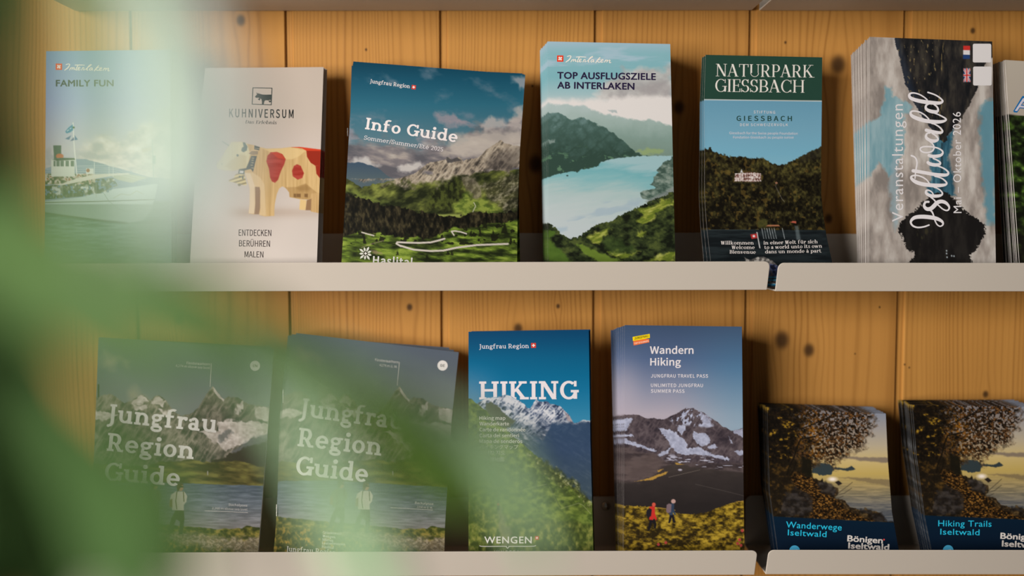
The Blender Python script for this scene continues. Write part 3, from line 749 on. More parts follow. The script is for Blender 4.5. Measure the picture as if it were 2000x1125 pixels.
    # spruce forest
    fo = a.below(Z5([(-50, 372), (100, 385), (250, 430), (400, 480), (560, 510), (700, 545), (860, 560), (960, 585), (1100, 600), (1130, 570), (1200, 560), (1330, 550), (1450, 560), (1640, 540)]), 4.5, 5, 1.6, 71, 3)
    a.mix(fo, a.ramp(a.n(5, 10, 4, 73), [(.25, (14, 14, 10)), (.6, (34, 30, 20)), (.9, (66, 58, 38))]))
    me = a.below(Z5([(-50, 780), (120, 760), (240, 716), (420, 740), (600, 780), (900, 770), (1000, 690), (1180, 690), (1300, 660), (1640, 610)]), 5, 12, 3, 81)
    a.mix(me, a.ramp(a.n(26, 7, 5, 83, 4), [(.2, (30, 36, 16)), (.45, (62, 74, 28)), (.65, (96, 114, 38)), (.9, (140, 154, 62))]))
    tr = (a.n(9, 9, 2, 91) > .70) & (a.Y < 478)
    a.mix(me * tr * .85, (24, 24, 14))
    for x, y, r in ((1000, 900, 5), (1035, 910, 4), (820, 945, 5), (1390, 750, 6), (1320, 660, 7), (1490, 700, 9), (560, 910, 4), (640, 760, 6), (440, 720, 7), (1200, 740, 5), (1280, 745, 4)):
        cx, cy = Z5([(x, y)])[0]
        a.mix(a.poly([(cx, cy - 1.6 * r), (cx + r * .8, cy + r), (cx - r * .8, cy + r)], 2, 1.5, 3) * .9, (24, 26, 14))
    road = (196, 182, 170)
    a.mix(a.line(Z5([(1520, 828), (1250, 838), (1080, 860), (960, 886), (850, 890), (700, 878), (590, 845)]), 3.6), road); a.mix(a.line(Z5([(1250, 838), (1080, 860), (960, 886)]), 2.6), road)
    a.mix(a.line(Z5([(590, 848), (552, 826), (560, 814), (620, 816), (740, 820), (850, 815), (920, 798), (970, 783)]), 3.4), road)
    a.mix(a.line(Z5([(1160, 740), (1110, 724), (1060, 716), (1030, 720), (1052, 752)]), 2.6), road); a.mix(a.line(Z5([(252, 728), (300, 742), (356, 756)]), 2.4), road)
    a.mix(a.line(Z5([(250, 860), (330, 830), (440, 800)]), 1.6) * .6, (150, 134, 112)); a.mix(a.poly(Z5([(330, 880), (420, 900), (430, 920), (350, 910)]), 3, 2, 5) * .7, (130, 108, 90))
    return a.c

def art_lake(X, Y):
    a = Art(X, Y)
    a.c = a.grad([(80, (158, 178, 190)), (105, (131, 172, 178)), (150, (122, 168, 174)), (185, (156, 180, 182)), (205, (208, 200, 195))])
    a.mix(sstep(.5, .9, a.n(70, 14, 4, 3)) * (a.Y < 130) * .5, (186, 190, 204))
    Z6 = lambda p: zc(p, 1000, 60, .225); Z7 = lambda p: zc(p, 1000, 290, .225)
    a.mix(a.poly(Z6([(700, 560), (800, 440), (940, 400), (990, 330), (1080, 370), (1200, 340), (1400, 290), (1400, 640), (900, 640)]), 16, 10, 24) * .85, a.ramp(a.n(40, 24, 5, 6), [(.3, (164, 152, 149)), (.6, (190, 179, 173)), (.9, (213, 203, 197))]))
    a.mix(a.poly(Z6([(1050, 520), (1200, 440), (1400, 440), (1400, 560), (1150, 570)]), 12, 6, 16) * .5, (158, 148, 146))
    a.mix(a.below(Z6([(290, 575), (420, 590), (600, 620), (900, 580), (1400, 570)]), 5, 16, 10), (218, 208, 202))
    m1 = a.below(Z6([(290, 612), (380, 650), (470, 632), (540, 655), (620, 640), (700, 690), (800, 722), (850, 728), (950, 750), (1100, 780), (1200, 770), (1400, 830)]), 2.5, 7, 4)
    a.mix(m1, a.ramp(a.Y + (a.n(20, 20, 4, 13) - .5) * 16, [(195, (176, 186, 184)), (240, (150, 166, 158)), (270, (126, 146, 136)), (310, (112, 130, 116))]))
    a.mix(a.poly(Z6([(830, 690), (900, 690), (920, 716), (850, 704)]), 2, 1.5, 4) * .6, (140, 156, 156))
    m2 = a.below(Z6([(290, 690), (340, 715), (400, 712), (460, 745), (520, 775), (570, 760), (620, 752), (690, 790), (750, 822), (820, 850), (900, 905), (1000, 985), (1080, 1060), (1200, 1100)]), 2.5, 8, 2)
    a.mix(m2, a.ramp(a.Y + (a.n(18, 12, 5, 23, -40, ridge=True) - .5) * 50, [(215, (104, 128, 124)), (260, (70, 94, 86)), (320, (48, 68, 58))]))
    a.mix(m2 * sstep(.72, .86, a.n(13, 7, 4, 27)) * sstep(275, 320, a.Y) * .6, (112, 150, 110))
    a.mix(a.poly(Z6([(1080, 1050), (1180, 1020), (1330, 1040), (1320, 1070), (1150, 1075)]), 4, 3, 8) * .8, (142, 158, 104))
    a.mix(a.poly(Z6([(310, 945), (370, 945), (375, 970), (320, 980)]), 3, 2, 6) * .5, (180, 186, 180))
    lake = Z7([(300, 255), (380, 228), (450, 212), (520, 196), (570, 208), (600, 182), (700, 168), (750, 152), (775, 118), (860, 92), (930, 82), (1040, 72), (1150, 64), (1420, 62), (1420, 800), (300, 800)])
    a.mix(a.poly(lake, 1.5, 1.2, 5), a.ramp(a.Y + (a.X - 1190) * -.10 + (a.n(60, 10, 4, 33, -8) - .5) * 26, [(318, (150, 178, 180)), (335, (112, 164, 168)), (352, (126, 170, 172)), (378, (164, 181, 178)), (420, (180, 187, 185)), (470, (184, 188, 188))]))
    a.mix(sstep(.45, .75, a.n(46, 13, 3, 37, -12)) * a.poly(Z7([(480, 620), (680, 560), (700, 470), (900, 430), (1120, 440), (1100, 520), (800, 620), (560, 650)]), 12, 5, 14) * .6, (150, 166, 178))
    a.mix(a.poly(Z7([(380, 690), (480, 680), (480, 710), (420, 730)]), 5) * .5, (146, 166, 180)); a.mix(a.oval(1108, 343, 2, 1.4), (48, 66, 62))
    pen_ = Z7([(1420, 60), (1385, 72), (1380, 95), (1310, 118), (1285, 160), (1255, 190), (1270, 210), (1230, 250), (1228, 290), (1195, 312), (1250, 335), (1240, 350), (1140, 365), (1110, 390), (1125, 432), (1210, 458), (1420, 400)])
    a.mix(a.poly(pen_, 1.4, 1, 4), a.ramp(a.n(9, 6, 4, 47), [(.25, (62, 80, 70)), (.55, (98, 114, 102)), (.85, (132, 142, 130))]))
    a.mix(a.poly(Z7([(1160, 460), (1420, 330), (1420, 400), (1210, 500)]), 5) * .8, (124, 128, 124))
    fg = a.below(Z7([(300, 640), (330, 655), (380, 690), (430, 752), (470, 770), (510, 776), (560, 770), (640, 730), (700, 682), (760, 650), (820, 636), (870, 622), (940, 580), (1020, 540), (1100, 505), (1200, 462), (1300, 420), (1420, 362)]), 3.0, 4, 1.4, 53, 3)
    a.mix(fg, a.ramp(a.n(12, 8, 5, 55), [(.25, (20, 24, 14)), (.55, (44, 52, 28)), (.85, (74, 82, 40))]))
    lit = a.ramp(a.n(14, 5, 4, 57, -20), [(.3, (96, 108, 36)), (.6, (138, 142, 56)), (.85, (166, 166, 84))])
    for p in ([(1100, 525), (1200, 500), (1300, 450), (1400, 450), (1390, 480), (1250, 560), (1230, 620), (1140, 660), (1080, 620), (1150, 570)], [(645, 770), (720, 730), (860, 690), (800, 760), (760, 830), (690, 810)], [(1090, 720), (1160, 710), (1140, 770), (1090, 760)],
              [(840, 900), (950, 890), (1040, 910), (1110, 900), (1000, 950), (860, 930)], [(1160, 970), (1300, 920), (1420, 890), (1420, 980), (1150, 980)]):
        a.mix(a.poly(Z7(p), 5, 4, 9) * fg, lit)
    a.mix(a.poly(Z7([(560, 830), (640, 840), (760, 900), (880, 950), (960, 980), (780, 1000), (620, 900)]), 4, 3, 8) * .9, (104, 124, 44)); a.mix(a.poly(Z7([(320, 700), (380, 720), (330, 800), (420, 880), (520, 985), (310, 985), (310, 720)]), 5, 3, 8) * .85, (78, 104, 36))
    a.mix(a.poly(Z7([(790, 780), (880, 760), (1060, 860), (1080, 900), (940, 910), (800, 880)]), 9, 5, 12) * .55, (58, 76, 34))
    return a.c

def art_forest(X, Y):
    a = Art(X, Y)
    a.c = a.grad([(190, (100, 146, 168)), (250, (112, 157, 177)), (300, (116, 166, 186)), (330, (126, 172, 188))])
    a.mix(1 - a.below([(1370, 194.5), (1610, 197.5)], soft=1.2), (38, 66, 54)); a.mix(a.line([(1370, 194.5), (1610, 197.5)], 1.6), (206, 204, 198))
    Z = lambda p: zc(p, 1330, 260, .2)
    rid = Z([(220, 160), (240, 142), (262, 160), (290, 140), (310, 175), (350, 190), (380, 205), (430, 208), (460, 232), (500, 228), (540, 240), (590, 226), (640, 238), (700, 248), (780, 240), (830, 262), (880, 290), (940, 306), (1010, 304), (1060, 288), (1100, 268), (1140, 245), (1200, 212), (1300, 160), (1380, 130)])
    fm = a.below(rid, 2.4, 3.2, 1.4, 3, 3)
    t = a.n(16, 14, 5, 5) * .5 + a.n(4, 5, 3, 6) * .5
    shade = sstep(300, 440, a.Y) * .16
    a.mix(fm, a.ramp(t - shade, [(.22, (18, 15, 10)), (.42, (36, 31, 17)), (.58, (56, 50, 26)), (.75, (80, 72, 36)), (.94, (108, 94, 46))]))
    a.mix(fm * (a.n(8, 8, 2, 8) > .84) * .45, (118, 92, 40))
    a.mix(a.poly(Z([(1130, 220), (1380, 130), (1380, 230), (1180, 290)]), 8) * fm * .5, (48, 44, 34))
    a.mix(a.poly(Z([(530, 395), (600, 388), (640, 385), (690, 382), (780, 392), (782, 470), (700, 476), (640, 474), (580, 470), (520, 472)])), a.ramp(a.n(1.8, 3.2, 2, 9), [(.3, (96, 60, 52)), (.5, (150, 110, 100)), (.75, (216, 200, 192))]))
    for y in (396, 432, 462): a.mix(a.line(Z([(530, y), (780, y + 4)]), 1.0) * .8, (222, 210, 204))
    for x in (582, 604, 686, 716): a.mix(a.line(Z([(x, 388), (x, 470)]), 1.2) * .8, (216, 204, 198))
    a.mix(a.poly(Z([(580, 385), (592, 350), (604, 385)])), (206, 202, 206))
    a.mix(a.line(Z([(930, 480), (925, 520), (950, 570), (985, 640), (1010, 670)]), 1.2) * .5, (150, 140, 130)); a.mix(a.oval(*Z([(932, 486)])[0], 2.4, 2), (150, 104, 80))
    wa = a.below(Z([(240, 944), (1460, 946)]), .6, 10)
    a.mix(wa, a.ramp(a.n(40, 5, 4, 12), [(.3, (20, 24, 26)), (.8, (34, 40, 42))])); a.mix(a.line(Z([(240, 944), (760, 944)]), 1) * .5, (80, 92, 94))
    a.mix(a.poly(Z([(740, 880), (800, 830), (850, 850), (850, 900), (760, 930)]), 3, 2, 5) * .8, (72, 70, 34))
    a.mix(a.poly(Z([(830, 910), (850, 896), (955, 896), (966, 910)])), (170, 108, 76)); a.mix(a.poly(Z([(1070, 872), (1090, 858), (1125, 860), (1125, 882)])), (176, 86, 66))
    for x in (790, 815, 838, 862, 886, 910, 990): a.mix(a.line(Z([(x, 930), (x + 22 if x > 830 else x + 18, 1030)]), 1.3) * (.5 + .5 * a.n(6, 6, 2, 15)), (160, 164, 164))
    a.mix(a.poly(Z([(1110, 905), (1145, 905), (1170, 1045), (1130, 1045)]), 3) * .5, (130, 140, 140))
    a.mix(a.line(Z([(742, 970), (770, 1120)]), 1.8), (206, 200, 196)); a.mix(a.poly(Z([(678, 990), (740, 980), (745, 1025), (690, 1034)])), (176, 46, 44)); a.mix(a.oval(*Z([(712, 1006)])[0], 2.4, 2.4), (220, 206, 206))
    Q = lambda p: zc(p, 1340, 400, .2)
    a.mix(a.poly(Q([(570, 514), (600, 530), (635, 540), (640, 535), (700, 510), (760, 508), (800, 525), (840, 545), (880, 580), (920, 640), (900, 760), (760, 820), (560, 820), (600, 600)]), 1.5), a.ramp(a.n(5, 3, 4, 19), [(.3, (90, 84, 80)), (.7, (190, 180, 170))]))
    a.mix(a.poly(Q([(810, 560), (900, 600), (905, 700), (800, 700)]), 2) * 1, a.ramp(a.n(6, 8, 3, 20), [(.3, (36, 38, 56)), (.5, (84, 98, 150)), (.7, (130, 120, 120))]))
    for y in (708, 735, 778, 800): a.mix(a.line(Q([(800, y), (905, y)]), 2.6), (62, 150, 190))
    for y in (722, 756, 790): a.mix(a.line(Q([(800, y), (905, y + 2)]), 1.4), (20, 22, 26))
    return a.c

def art_mirror(X, Y):
    a = Art(X, Y)
    a.c = a.ramp(a.n(20, 60, 5, 3), [(.2, (134, 122, 114)), (.5, (166, 152, 142)), (.85, (198, 186, 176))])
    Z3 = lambda p: zc(p, 1640, 40, .18); Z4 = lambda p: zc(p, 1640, 220, .18); Z5 = lambda p: zc(p, 1640, 380, .18)
    blue = a.ramp(a.n(12, 60, 4, 5), [(.2, (114, 150, 158)), (.8, (146, 170, 174))])
    a.mix(a.poly(Z3([(490, 718), (530, 735), (572, 738), (560, 790), (575, 830), (640, 830), (655, 880), (720, 880), (790, 940), (760, 1000), (700, 1010), (700, 1400), (640, 1560), (540, 1700), (430, 1540), (320, 1700), (230, 1560), (300, 1000), (330, 1110), (380, 1080), (440, 1020), (470, 900), (500, 830)]), 5, 3, 7), blue)
    a.mix(a.poly(Z4([(560, 480), (620, 420), (640, 900), (620, 1300), (570, 1180), (540, 800)]), 8, 5, 12) * .75, (146, 164, 170))
    a.mix(a.poly(Z3([(1660, 860), (1570, 870), (1530, 950), (1520, 1300), (1560, 1800), (1600, 2200), (1690, 2200), (1690, 860)]), 9, 4, 10) * .9, (92, 138, 152))
    a.mix(a.poly(Z4([(985, 500), (1010, 330), (1090, 240), (1170, 240), (1250, 170), (1220, 330), (1180, 500), (1230, 700), (1250, 900), (970, 900), (960, 800), (1000, 720)]), 5, 3, 8) * .95, a.ramp(a.n(4, 30, 4, 7), [(.2, (36, 74, 92)), (.8, (70, 118, 134))]))
    blk = Z3([(590, 185), (605, 260), (640, 350), (655, 430), (672, 500), (680, 570), (710, 640), (708, 690), (740, 730), (760, 790), (800, 880), (840, 950), (880, 1020), (930, 1090), (950, 1110), (975, 1160), (1000, 1180), (1060, 1230), (1085, 1260), (1090, 1300), (1130, 1330), (1170, 1300), (1160, 1260), (1240, 1170), (1330, 1060), (1360, 990), (1400, 930), (1440, 850), (1500, 730), (1560, 520), (1600, 440), (1700, 380), (1700, 150), (590, 150)])
    bm = a.poly(blk, 1.4, 1.4, 4)
    a.mix(bm, a.ramp(a.n(10, 34, 4, 9), [(.25, (26, 26, 28)), (.6, (44, 40, 38)), (.9, (64, 58, 50))]))
    a.mix(bm * (1 - sstep(0, 17, a.X - np.interp(a.Y, [70, 103, 130, 173, 224, 260], [1746, 1755, 1764, 1777, 1798, 1820]))) * .5, (44, 54, 72))
    a.mix(bm * sstep(.62, .9, a.n(3, 16, 3, 11)) * np.exp(-((a.X - 1837) / 7.0) ** 2) * .8, (150, 126, 78)); a.mix(bm * sstep(.8, .95, a.n(3, 9, 3, 13)) * (a.X < 1832) * .7, (150, 128, 84))
    ru = a.n(3, 3, 3, 15)
    rx = a.X + (ru - .5) * 9
    b2 = Art(rx, a.Y + (a.n(4, 3, 2, 25) - .5) * 5)
    blk2 = Z5([(960, 30), (880, 110), (780, 200), (670, 285), (640, 340), (640, 380), (680, 450), (700, 520), (740, 600), (800, 625), (800, 680), (755, 740), (740, 1100), (1500, 1100), (1450, 740), (1400, 650), (1480, 620), (1540, 500), (1590, 420), (1580, 330), (1460, 240), (1320, 150), (1260, 70), (1200, 10), (1160, -30), (1000, -10)])
    bm2 = b2.poly(blk2, 1.6)
    a.mix(bm2, a.ramp(a.n(12, 40, 4, 17), [(.3, (27, 24, 23)), (.8, (40, 36, 33))])); a.mix(bm2 * sstep(.7, .9, a.n(8, 18, 3, 19)) * a.oval(1805, 466, 16, 26, 12) * .7, (62, 56, 38))
    for x, y in ((1160, 610), (1160, 640), (1215, 665), (1240, 668), (1165, 680)): a.mix(a.oval(*Z5([(x, y)])[0], 1.3, 1.6), (170, 176, 178))
    a.mix(a.poly(Z4([(1100, 330), (1120, 330), (1130, 900), (1090, 900)]), 3) * .7, (30, 42, 50))
    x0, x1 = 1881.5, 1894.7
    a.mix(a.box(x0, 89.5, x1, 98), (200, 52, 46)); a.mix(a.box(x0 - .3, 98, x1 - .3, 107), (218, 208, 206)); a.mix(a.box(x0 - .5, 107, x1 - .5, 115), (36, 62, 112))
    a.mix(a.box(1881.8, 133.5, 1895.2, 160), (44, 62, 104))
    for p, w, c in (([(1882, 134), (1895, 160)], 3.2, (222, 212, 210)), ([(1895, 134), (1882, 160)], 3.2, (222, 212, 210)), ([(1882, 134), (1895, 160)], 1.1, (196, 46, 46)), ([(1895, 134), (1882, 160)], 1.1, (196, 46, 46)),
                    ([(1888.4, 133.5), (1888.4, 160)], 5, (222, 212, 210)), ([(1881.8, 147), (1895.2, 147)], 5, (222, 212, 210)), ([(1888.4, 133.5), (1888.4, 160)], 2.6, (200, 44, 44)), ([(1881.8, 147), (1895.2, 147)], 2.6, (200, 44, 44))):
        a.mix(a.line(p, w) * a.box(1881.8, 133.5, 1895.2, 160), c)
    return a.c

def art_jungle(X, Y):
    a = Art(X, Y)
    a.c = a.grad([(115, (170, 157, 142)), (225, (164, 150, 136))])
    m = a.below([(1960, 222.5), (2000, 226), (2300, 250)])
    a.mix(m, a.ramp(a.n(14, 10, 5, 3), [(.3, (16, 18, 10)), (.55, (34, 44, 20)), (.75, (62, 84, 30)), (.92, (104, 130, 52))])); a.mix(m * sstep(380, 520, a.Y) * .8, (26, 20, 18))
    return a.c

def art_guide(X, Y):
    a = Art(X, Y)
    a.c = a.grad([(655, (84, 92, 104)), (720, (92, 97, 104)), (790, (118, 117, 118))])
    Z = lambda p: zc(p, 150, 640, .25); Z2 = lambda p: zc(p, 150, 844, .25)
    for p in ([(220, 200), (300, 240), (290, 330), (200, 300)], [(400, 500), (470, 470), (520, 530), (600, 560), (420, 580)], [(330, 250), (420, 270), (400, 300)]): a.mix(a.poly(Z(p), 18, 8, 20) * .5, (176, 154, 128))
    sil = Z([(-50, 620), (60, 600), (130, 560), (200, 530), (260, 515), (320, 550), (370, 590), (430, 570), (470, 540), (510, 517), (555, 555), (570, 570), (600, 540), (640, 525), (690, 560), (730, 620), (770, 660), (820, 690), (900, 670), (960, 610), (1010, 520), (1065, 455), (1100, 505), (1150, 560), (1190, 535), (1270, 550), (1330, 590), (1400, 605), (1450, 612), (1600, 640)])
    rm = a.below(sil, 1.5, 5)
    rk = a.ramp(a.n(18, 7, 5, 11, -58, ridge=True) * .6 + a.n(30, 24, 4, 13) * .4, [(.2, (42, 40, 38)), (.5, (82, 74, 68)), (.7, (112, 100, 90)), (.92, (150, 136, 122))])
    a.mix(rm, rk)
    snow = np.array((196, 180, 170)) + (a.n(7, 5, 4, 17) - .5)[..., None] * 60
    for p in ([(430, 580), (510, 520), (560, 570), (520, 590), (430, 600)], [(580, 570), (640, 528), (690, 580), (680, 620), (590, 580)], [(430, 600), (560, 600), (520, 640), (480, 650)], [(1070, 455), (1110, 500), (1165, 555), (1150, 575), (1110, 540), (1080, 500)], [(1250, 600), (1290, 560), (1300, 640), (1260, 680), (1240, 670)],
              [(1400, 605), (1600, 640), (1600, 800), (1480, 730), (1390, 700)], [(1090, 740), (1200, 720), (1400, 735), (1600, 760), (1600, 860), (1440, 850), (1250, 920), (1180, 960), (1110, 920), (990, 830), (960, 810), (1100, 810)], [(120, 660), (260, 660), (330, 690), (200, 720), (110, 720)], [(640, 640), (760, 660), (700, 700)]):
        a.mix(a.poly(Z(p), 2.5, 4, 8) * rm * .92, snow)
    a.mix(a.poly(Z([(1100, 850), (1200, 790), (1230, 810), (1170, 870), (1110, 900)]), 4, 4, 8) * .7, (86, 82, 84)); a.mix(a.poly(Z([(1200, 980), (1350, 880), (1480, 820), (1600, 790), (1600, 900), (1300, 1000)]), 4, 4, 9) * .75, (96, 92, 96))
    a.mix(a.poly(Z([(1050, 1040), (1180, 1000), (1300, 940), (1480, 885), (1700, 830), (1700, 1200), (1000, 1200)]), 3, 3, 8), (56, 44, 40))
    gr = a.below(Z2([(-60, 200), (200, 260), (560, 270), (640, 230), (800, 225), (900, 215), (980, 235), (1130, 230), (1240, 225), (1330, 240), (1420, 270), (1700, 260)]), 2, 9, 2)
    a.mix(gr, a.ramp(a.n(30, 8, 4, 21, 6), [(.25, (58, 50, 28)), (.55, (88, 76, 42)), (.85, (118, 108, 56))]))
    a.mix(a.poly(Z2([(480, 330), (900, 310), (960, 330), (800, 350), (560, 350)]), 5) * .8, (124, 124, 58)); a.mix(a.box(404.5, 920, 406.5, 928), (150, 140, 130))
    lk = a.below(Z2([(-60, 410), (400, 390), (820, 395), (1100, 408), (1460, 420), (1700, 425)]), 1, 14)
    a.mix(lk, a.grad([(940, (84, 92, 104)), (985, (104, 108, 116)), (1032, (130, 122, 120))]) + (a.n(24, 2.6, 4, 23) - .5)[..., None] * 44)
    sh = a.below(Z2([(-60, 640), (200, 690), (360, 700), (700, 725), (900, 740), (1090, 760), (1280, 750), (1330, 735), (1420, 742), (1700, 740)]), 1.5, 8)
    a.mix(sh, a.ramp(a.n(8, 6, 4, 25), [(.25, (52, 54, 24)), (.55, (96, 92, 40)), (.85, (140, 122, 58))]))
    a.mix(a.poly(Z2([(500, 790), (800, 780), (1200, 830), (1700, 800), (1700, 1100), (1000, 1050), (700, 860)]), 8, 6, 12) * .8, a.ramp(a.n(3, 2.4, 2, 27), [(.3, (112, 96, 80)), (.8, (166, 148, 128))]))
    a.mix(sh * a.poly(Z2([(-60, 740), (300, 760), (600, 800), (760, 860), (1000, 900), (1500, 980), (1500, 1200), (-60, 1200)]), 8, 8, 14) * .8, a.ramp(a.n(5, 6, 4, 29), [(.3, (40, 44, 20)), (.6, (82, 80, 34)), (.88, (168, 130, 52))]))
    # two walkers with rucksacks
    def walker(dx, dy, shirt, hair):
        q = lambda p: zc([(x + dx, y + dy) for x, y in p], 150, 844, .25)
        a.mix(a.poly(q([(770, 610), (835, 610), (840, 680), (825, 800), (795, 800), (805, 700), (775, 680), (745, 760), (710, 770), (735, 680)])), (64, 62, 46))
        a.mix(a.poly(q([(735, 490), (770, 465), (840, 465), (862, 500), (855, 545), (835, 570), (835, 612), (745, 610), (740, 590), (722, 580), (725, 530)])), shirt)
        a.mix(a.poly(q([(725, 530), (745, 520), (745, 590), (722, 585)])), (120, 90, 72)); a.mix(a.line(q([(780, 470), (772, 540), (780, 600)]), 1.6), (80, 60, 48)); a.mix(a.line(q([(832, 470), (836, 540)]), 1.6), (80, 60, 48))
        a.mix(a.oval(*q([(810, 432)])[0], 5.4, 7.4), (164, 122, 100)); a.mix(a.poly(q([(780, 430), (785, 402), (815, 396), (834, 410), (815, 420), (800, 450), (785, 470)])), hair); a.mix(a.box(*q([(806, 422)])[0], *q([(832, 432)])[0]), (30, 28, 26))
    walker(0, 0, (188, 178, 162), (74, 50, 38)); walker(-200, -12, (96, 100, 84), (50, 40, 32))
    return a.c

PEAK = zc([(200, 900), (280, 945), (330, 905), (380, 880), (440, 868), (500, 868), (560, 850), (600, 838), (650, 852), (690, 880), (740, 900), (800, 940), (830, 985), (862, 990), (900, 930), (935, 880), (950, 905), (1000, 915), (1040, 905), (1090, 940), (1180, 955), (1220, 990), (1240, 1012), (1290, 1060), (1310, 1110), (1340, 1148), (1390, 1140), (1440, 1108), (1480, 1120), (1530, 1115)], 880, 620, .18)
def art_hiking(X, Y):
    a = Art(X, Y)
    a.c = a.grad([(645, (0, 64, 100)), (697, (0, 90, 126)), (760, (20, 108, 146)), (830, (60, 132, 164))])
    a.mix(sstep(1000, 915, a.X) * sstep(680, 790, a.Y) * .6, (110, 140, 176))
    Z = lambda p: zc(p, 880, 620, .18); Z6 = lambda p: zc(p, 880, 800, .18); Z7 = lambda p: zc(p, 880, 923, .18)
    pm = a.below(PEAK, .9, 3)
    rn = a.n(11, 4.5, 5, 5, -48, ridge=True) * .55 + a.n(16, 12, 4, 7) * .45
    a.mix(pm, a.ramp(rn, [(.25, (46, 54, 74)), (.45, (84, 94, 118)), (.56, (150, 154, 168)), (.72, (206, 202, 204))]))
    a.mix(pm * sstep(812, 850, a.Y + (a.n(20, 12, 4, 9) - .5) * 30) * .85, a.ramp(a.n(14, 5, 4, 11, 30), [(.3, (40, 52, 72)), (.65, (66, 78, 96)), (.9, (150, 148, 152))]))
    a.mix(a.poly(Z([(1230, 1010), (1300, 1080), (1330, 1140), (1270, 1120)]), 3) * .6, (146, 122, 120))
    a.mix(a.poly(Z6([(900, 330), (960, 330), (1040, 360), (1020, 385), (930, 360)]), 3, 2, 5) * .7, (190, 184, 180))
    bl = a.below(Z6([(800, 250), (900, 280), (1000, 330), (1100, 150), (1340, 150), (1440, 140), (1560, 140)]), 3, 10, 6)
    a.mix(bl * sstep(1020, 1060, a.X) * .9, a.grad([(825, (46, 66, 92)), (880, (52, 70, 96)), (960, (60, 74, 84))]))
    a.mix(a.poly(Z([(390, 930), (440, 922), (540, 985), (600, 1060), (700, 1130), (560, 1250), (380, 1130)]), 3, 2, 6), (78, 78, 66))
    gl = a.below(Z([(190, 885), (230, 890), (260, 920), (310, 960), (380, 1010), (420, 1060), (480, 1130), (700, 1300), (1000, 1560), (1100, 1640), (1400, 1900), (1560, 2030)]), 3, 7, 2)
    a.mix(gl, a.ramp(a.n(9, 7, 5, 13), [(.2, (48, 58, 28)), (.5, (84, 98, 42)), (.8, (128, 138, 62))]))
    a.mix(gl * sstep(900, 1040, a.Y) * .45, a.ramp(a.n(26, 12, 4, 15, -20), [(.3, (86, 104, 40)), (.8, (134, 146, 58))]))
    a.mix(a.poly(Z6([(830, 430), (1010, 540), (1180, 650), (1340, 800), (1520, 960), (1540, 1060), (1350, 900), (1060, 740), (900, 600), (840, 520)]), 8, 7, 10) * .8, a.ramp(a.n(5, 5, 4, 17), [(.3, (50, 54, 30)), (.65, (96, 100, 52)), (.9, (170, 164, 124))]))
    for p in ([(720, 900), (820, 860), (1040, 810)], [(1075, 840), (1130, 960), (1185, 1070)], [(1200, 1075), (1390, 1015), (1440, 1040), (1520, 1130)]): a.mix(a.line(Z6(p), 1.2) * .5, (164, 164, 120))
    a.mix(a.poly(Z6([(1075, 840), (1200, 1060), (1180, 1075)]), 3) * .5, (60, 72, 34))
    lo = a.below(Z7([(190, 300), (700, 480), (1560, 560)]), 4, 12, 8)
    a.mix(lo * .75, a.ramp(a.n(7, 9, 4, 19), [(.3, (50, 58, 28)), (.6, (92, 98, 44)), (.9, (146, 138, 72))]))
    a.mix(a.poly(Z7([(520, 380), (560, 370), (620, 560), (720, 700), (700, 800), (560, 800), (520, 620)]), 6, 4, 8) * .6, (128, 116, 96)); a.mix(a.poly(Z7([(680, 540), (740, 600), (760, 720), (660, 700)]), 5, 3, 6) * .7, (44, 56, 26))
    a.mix(a.poly(Z7([(505, 300), (530, 300), (535, 360), (528, 412), (504, 412)])), (60, 60, 52)); a.mix(a.oval(*Z7([(518, 342)])[0], 2, 2.6), (160, 84, 50))
    return a.c

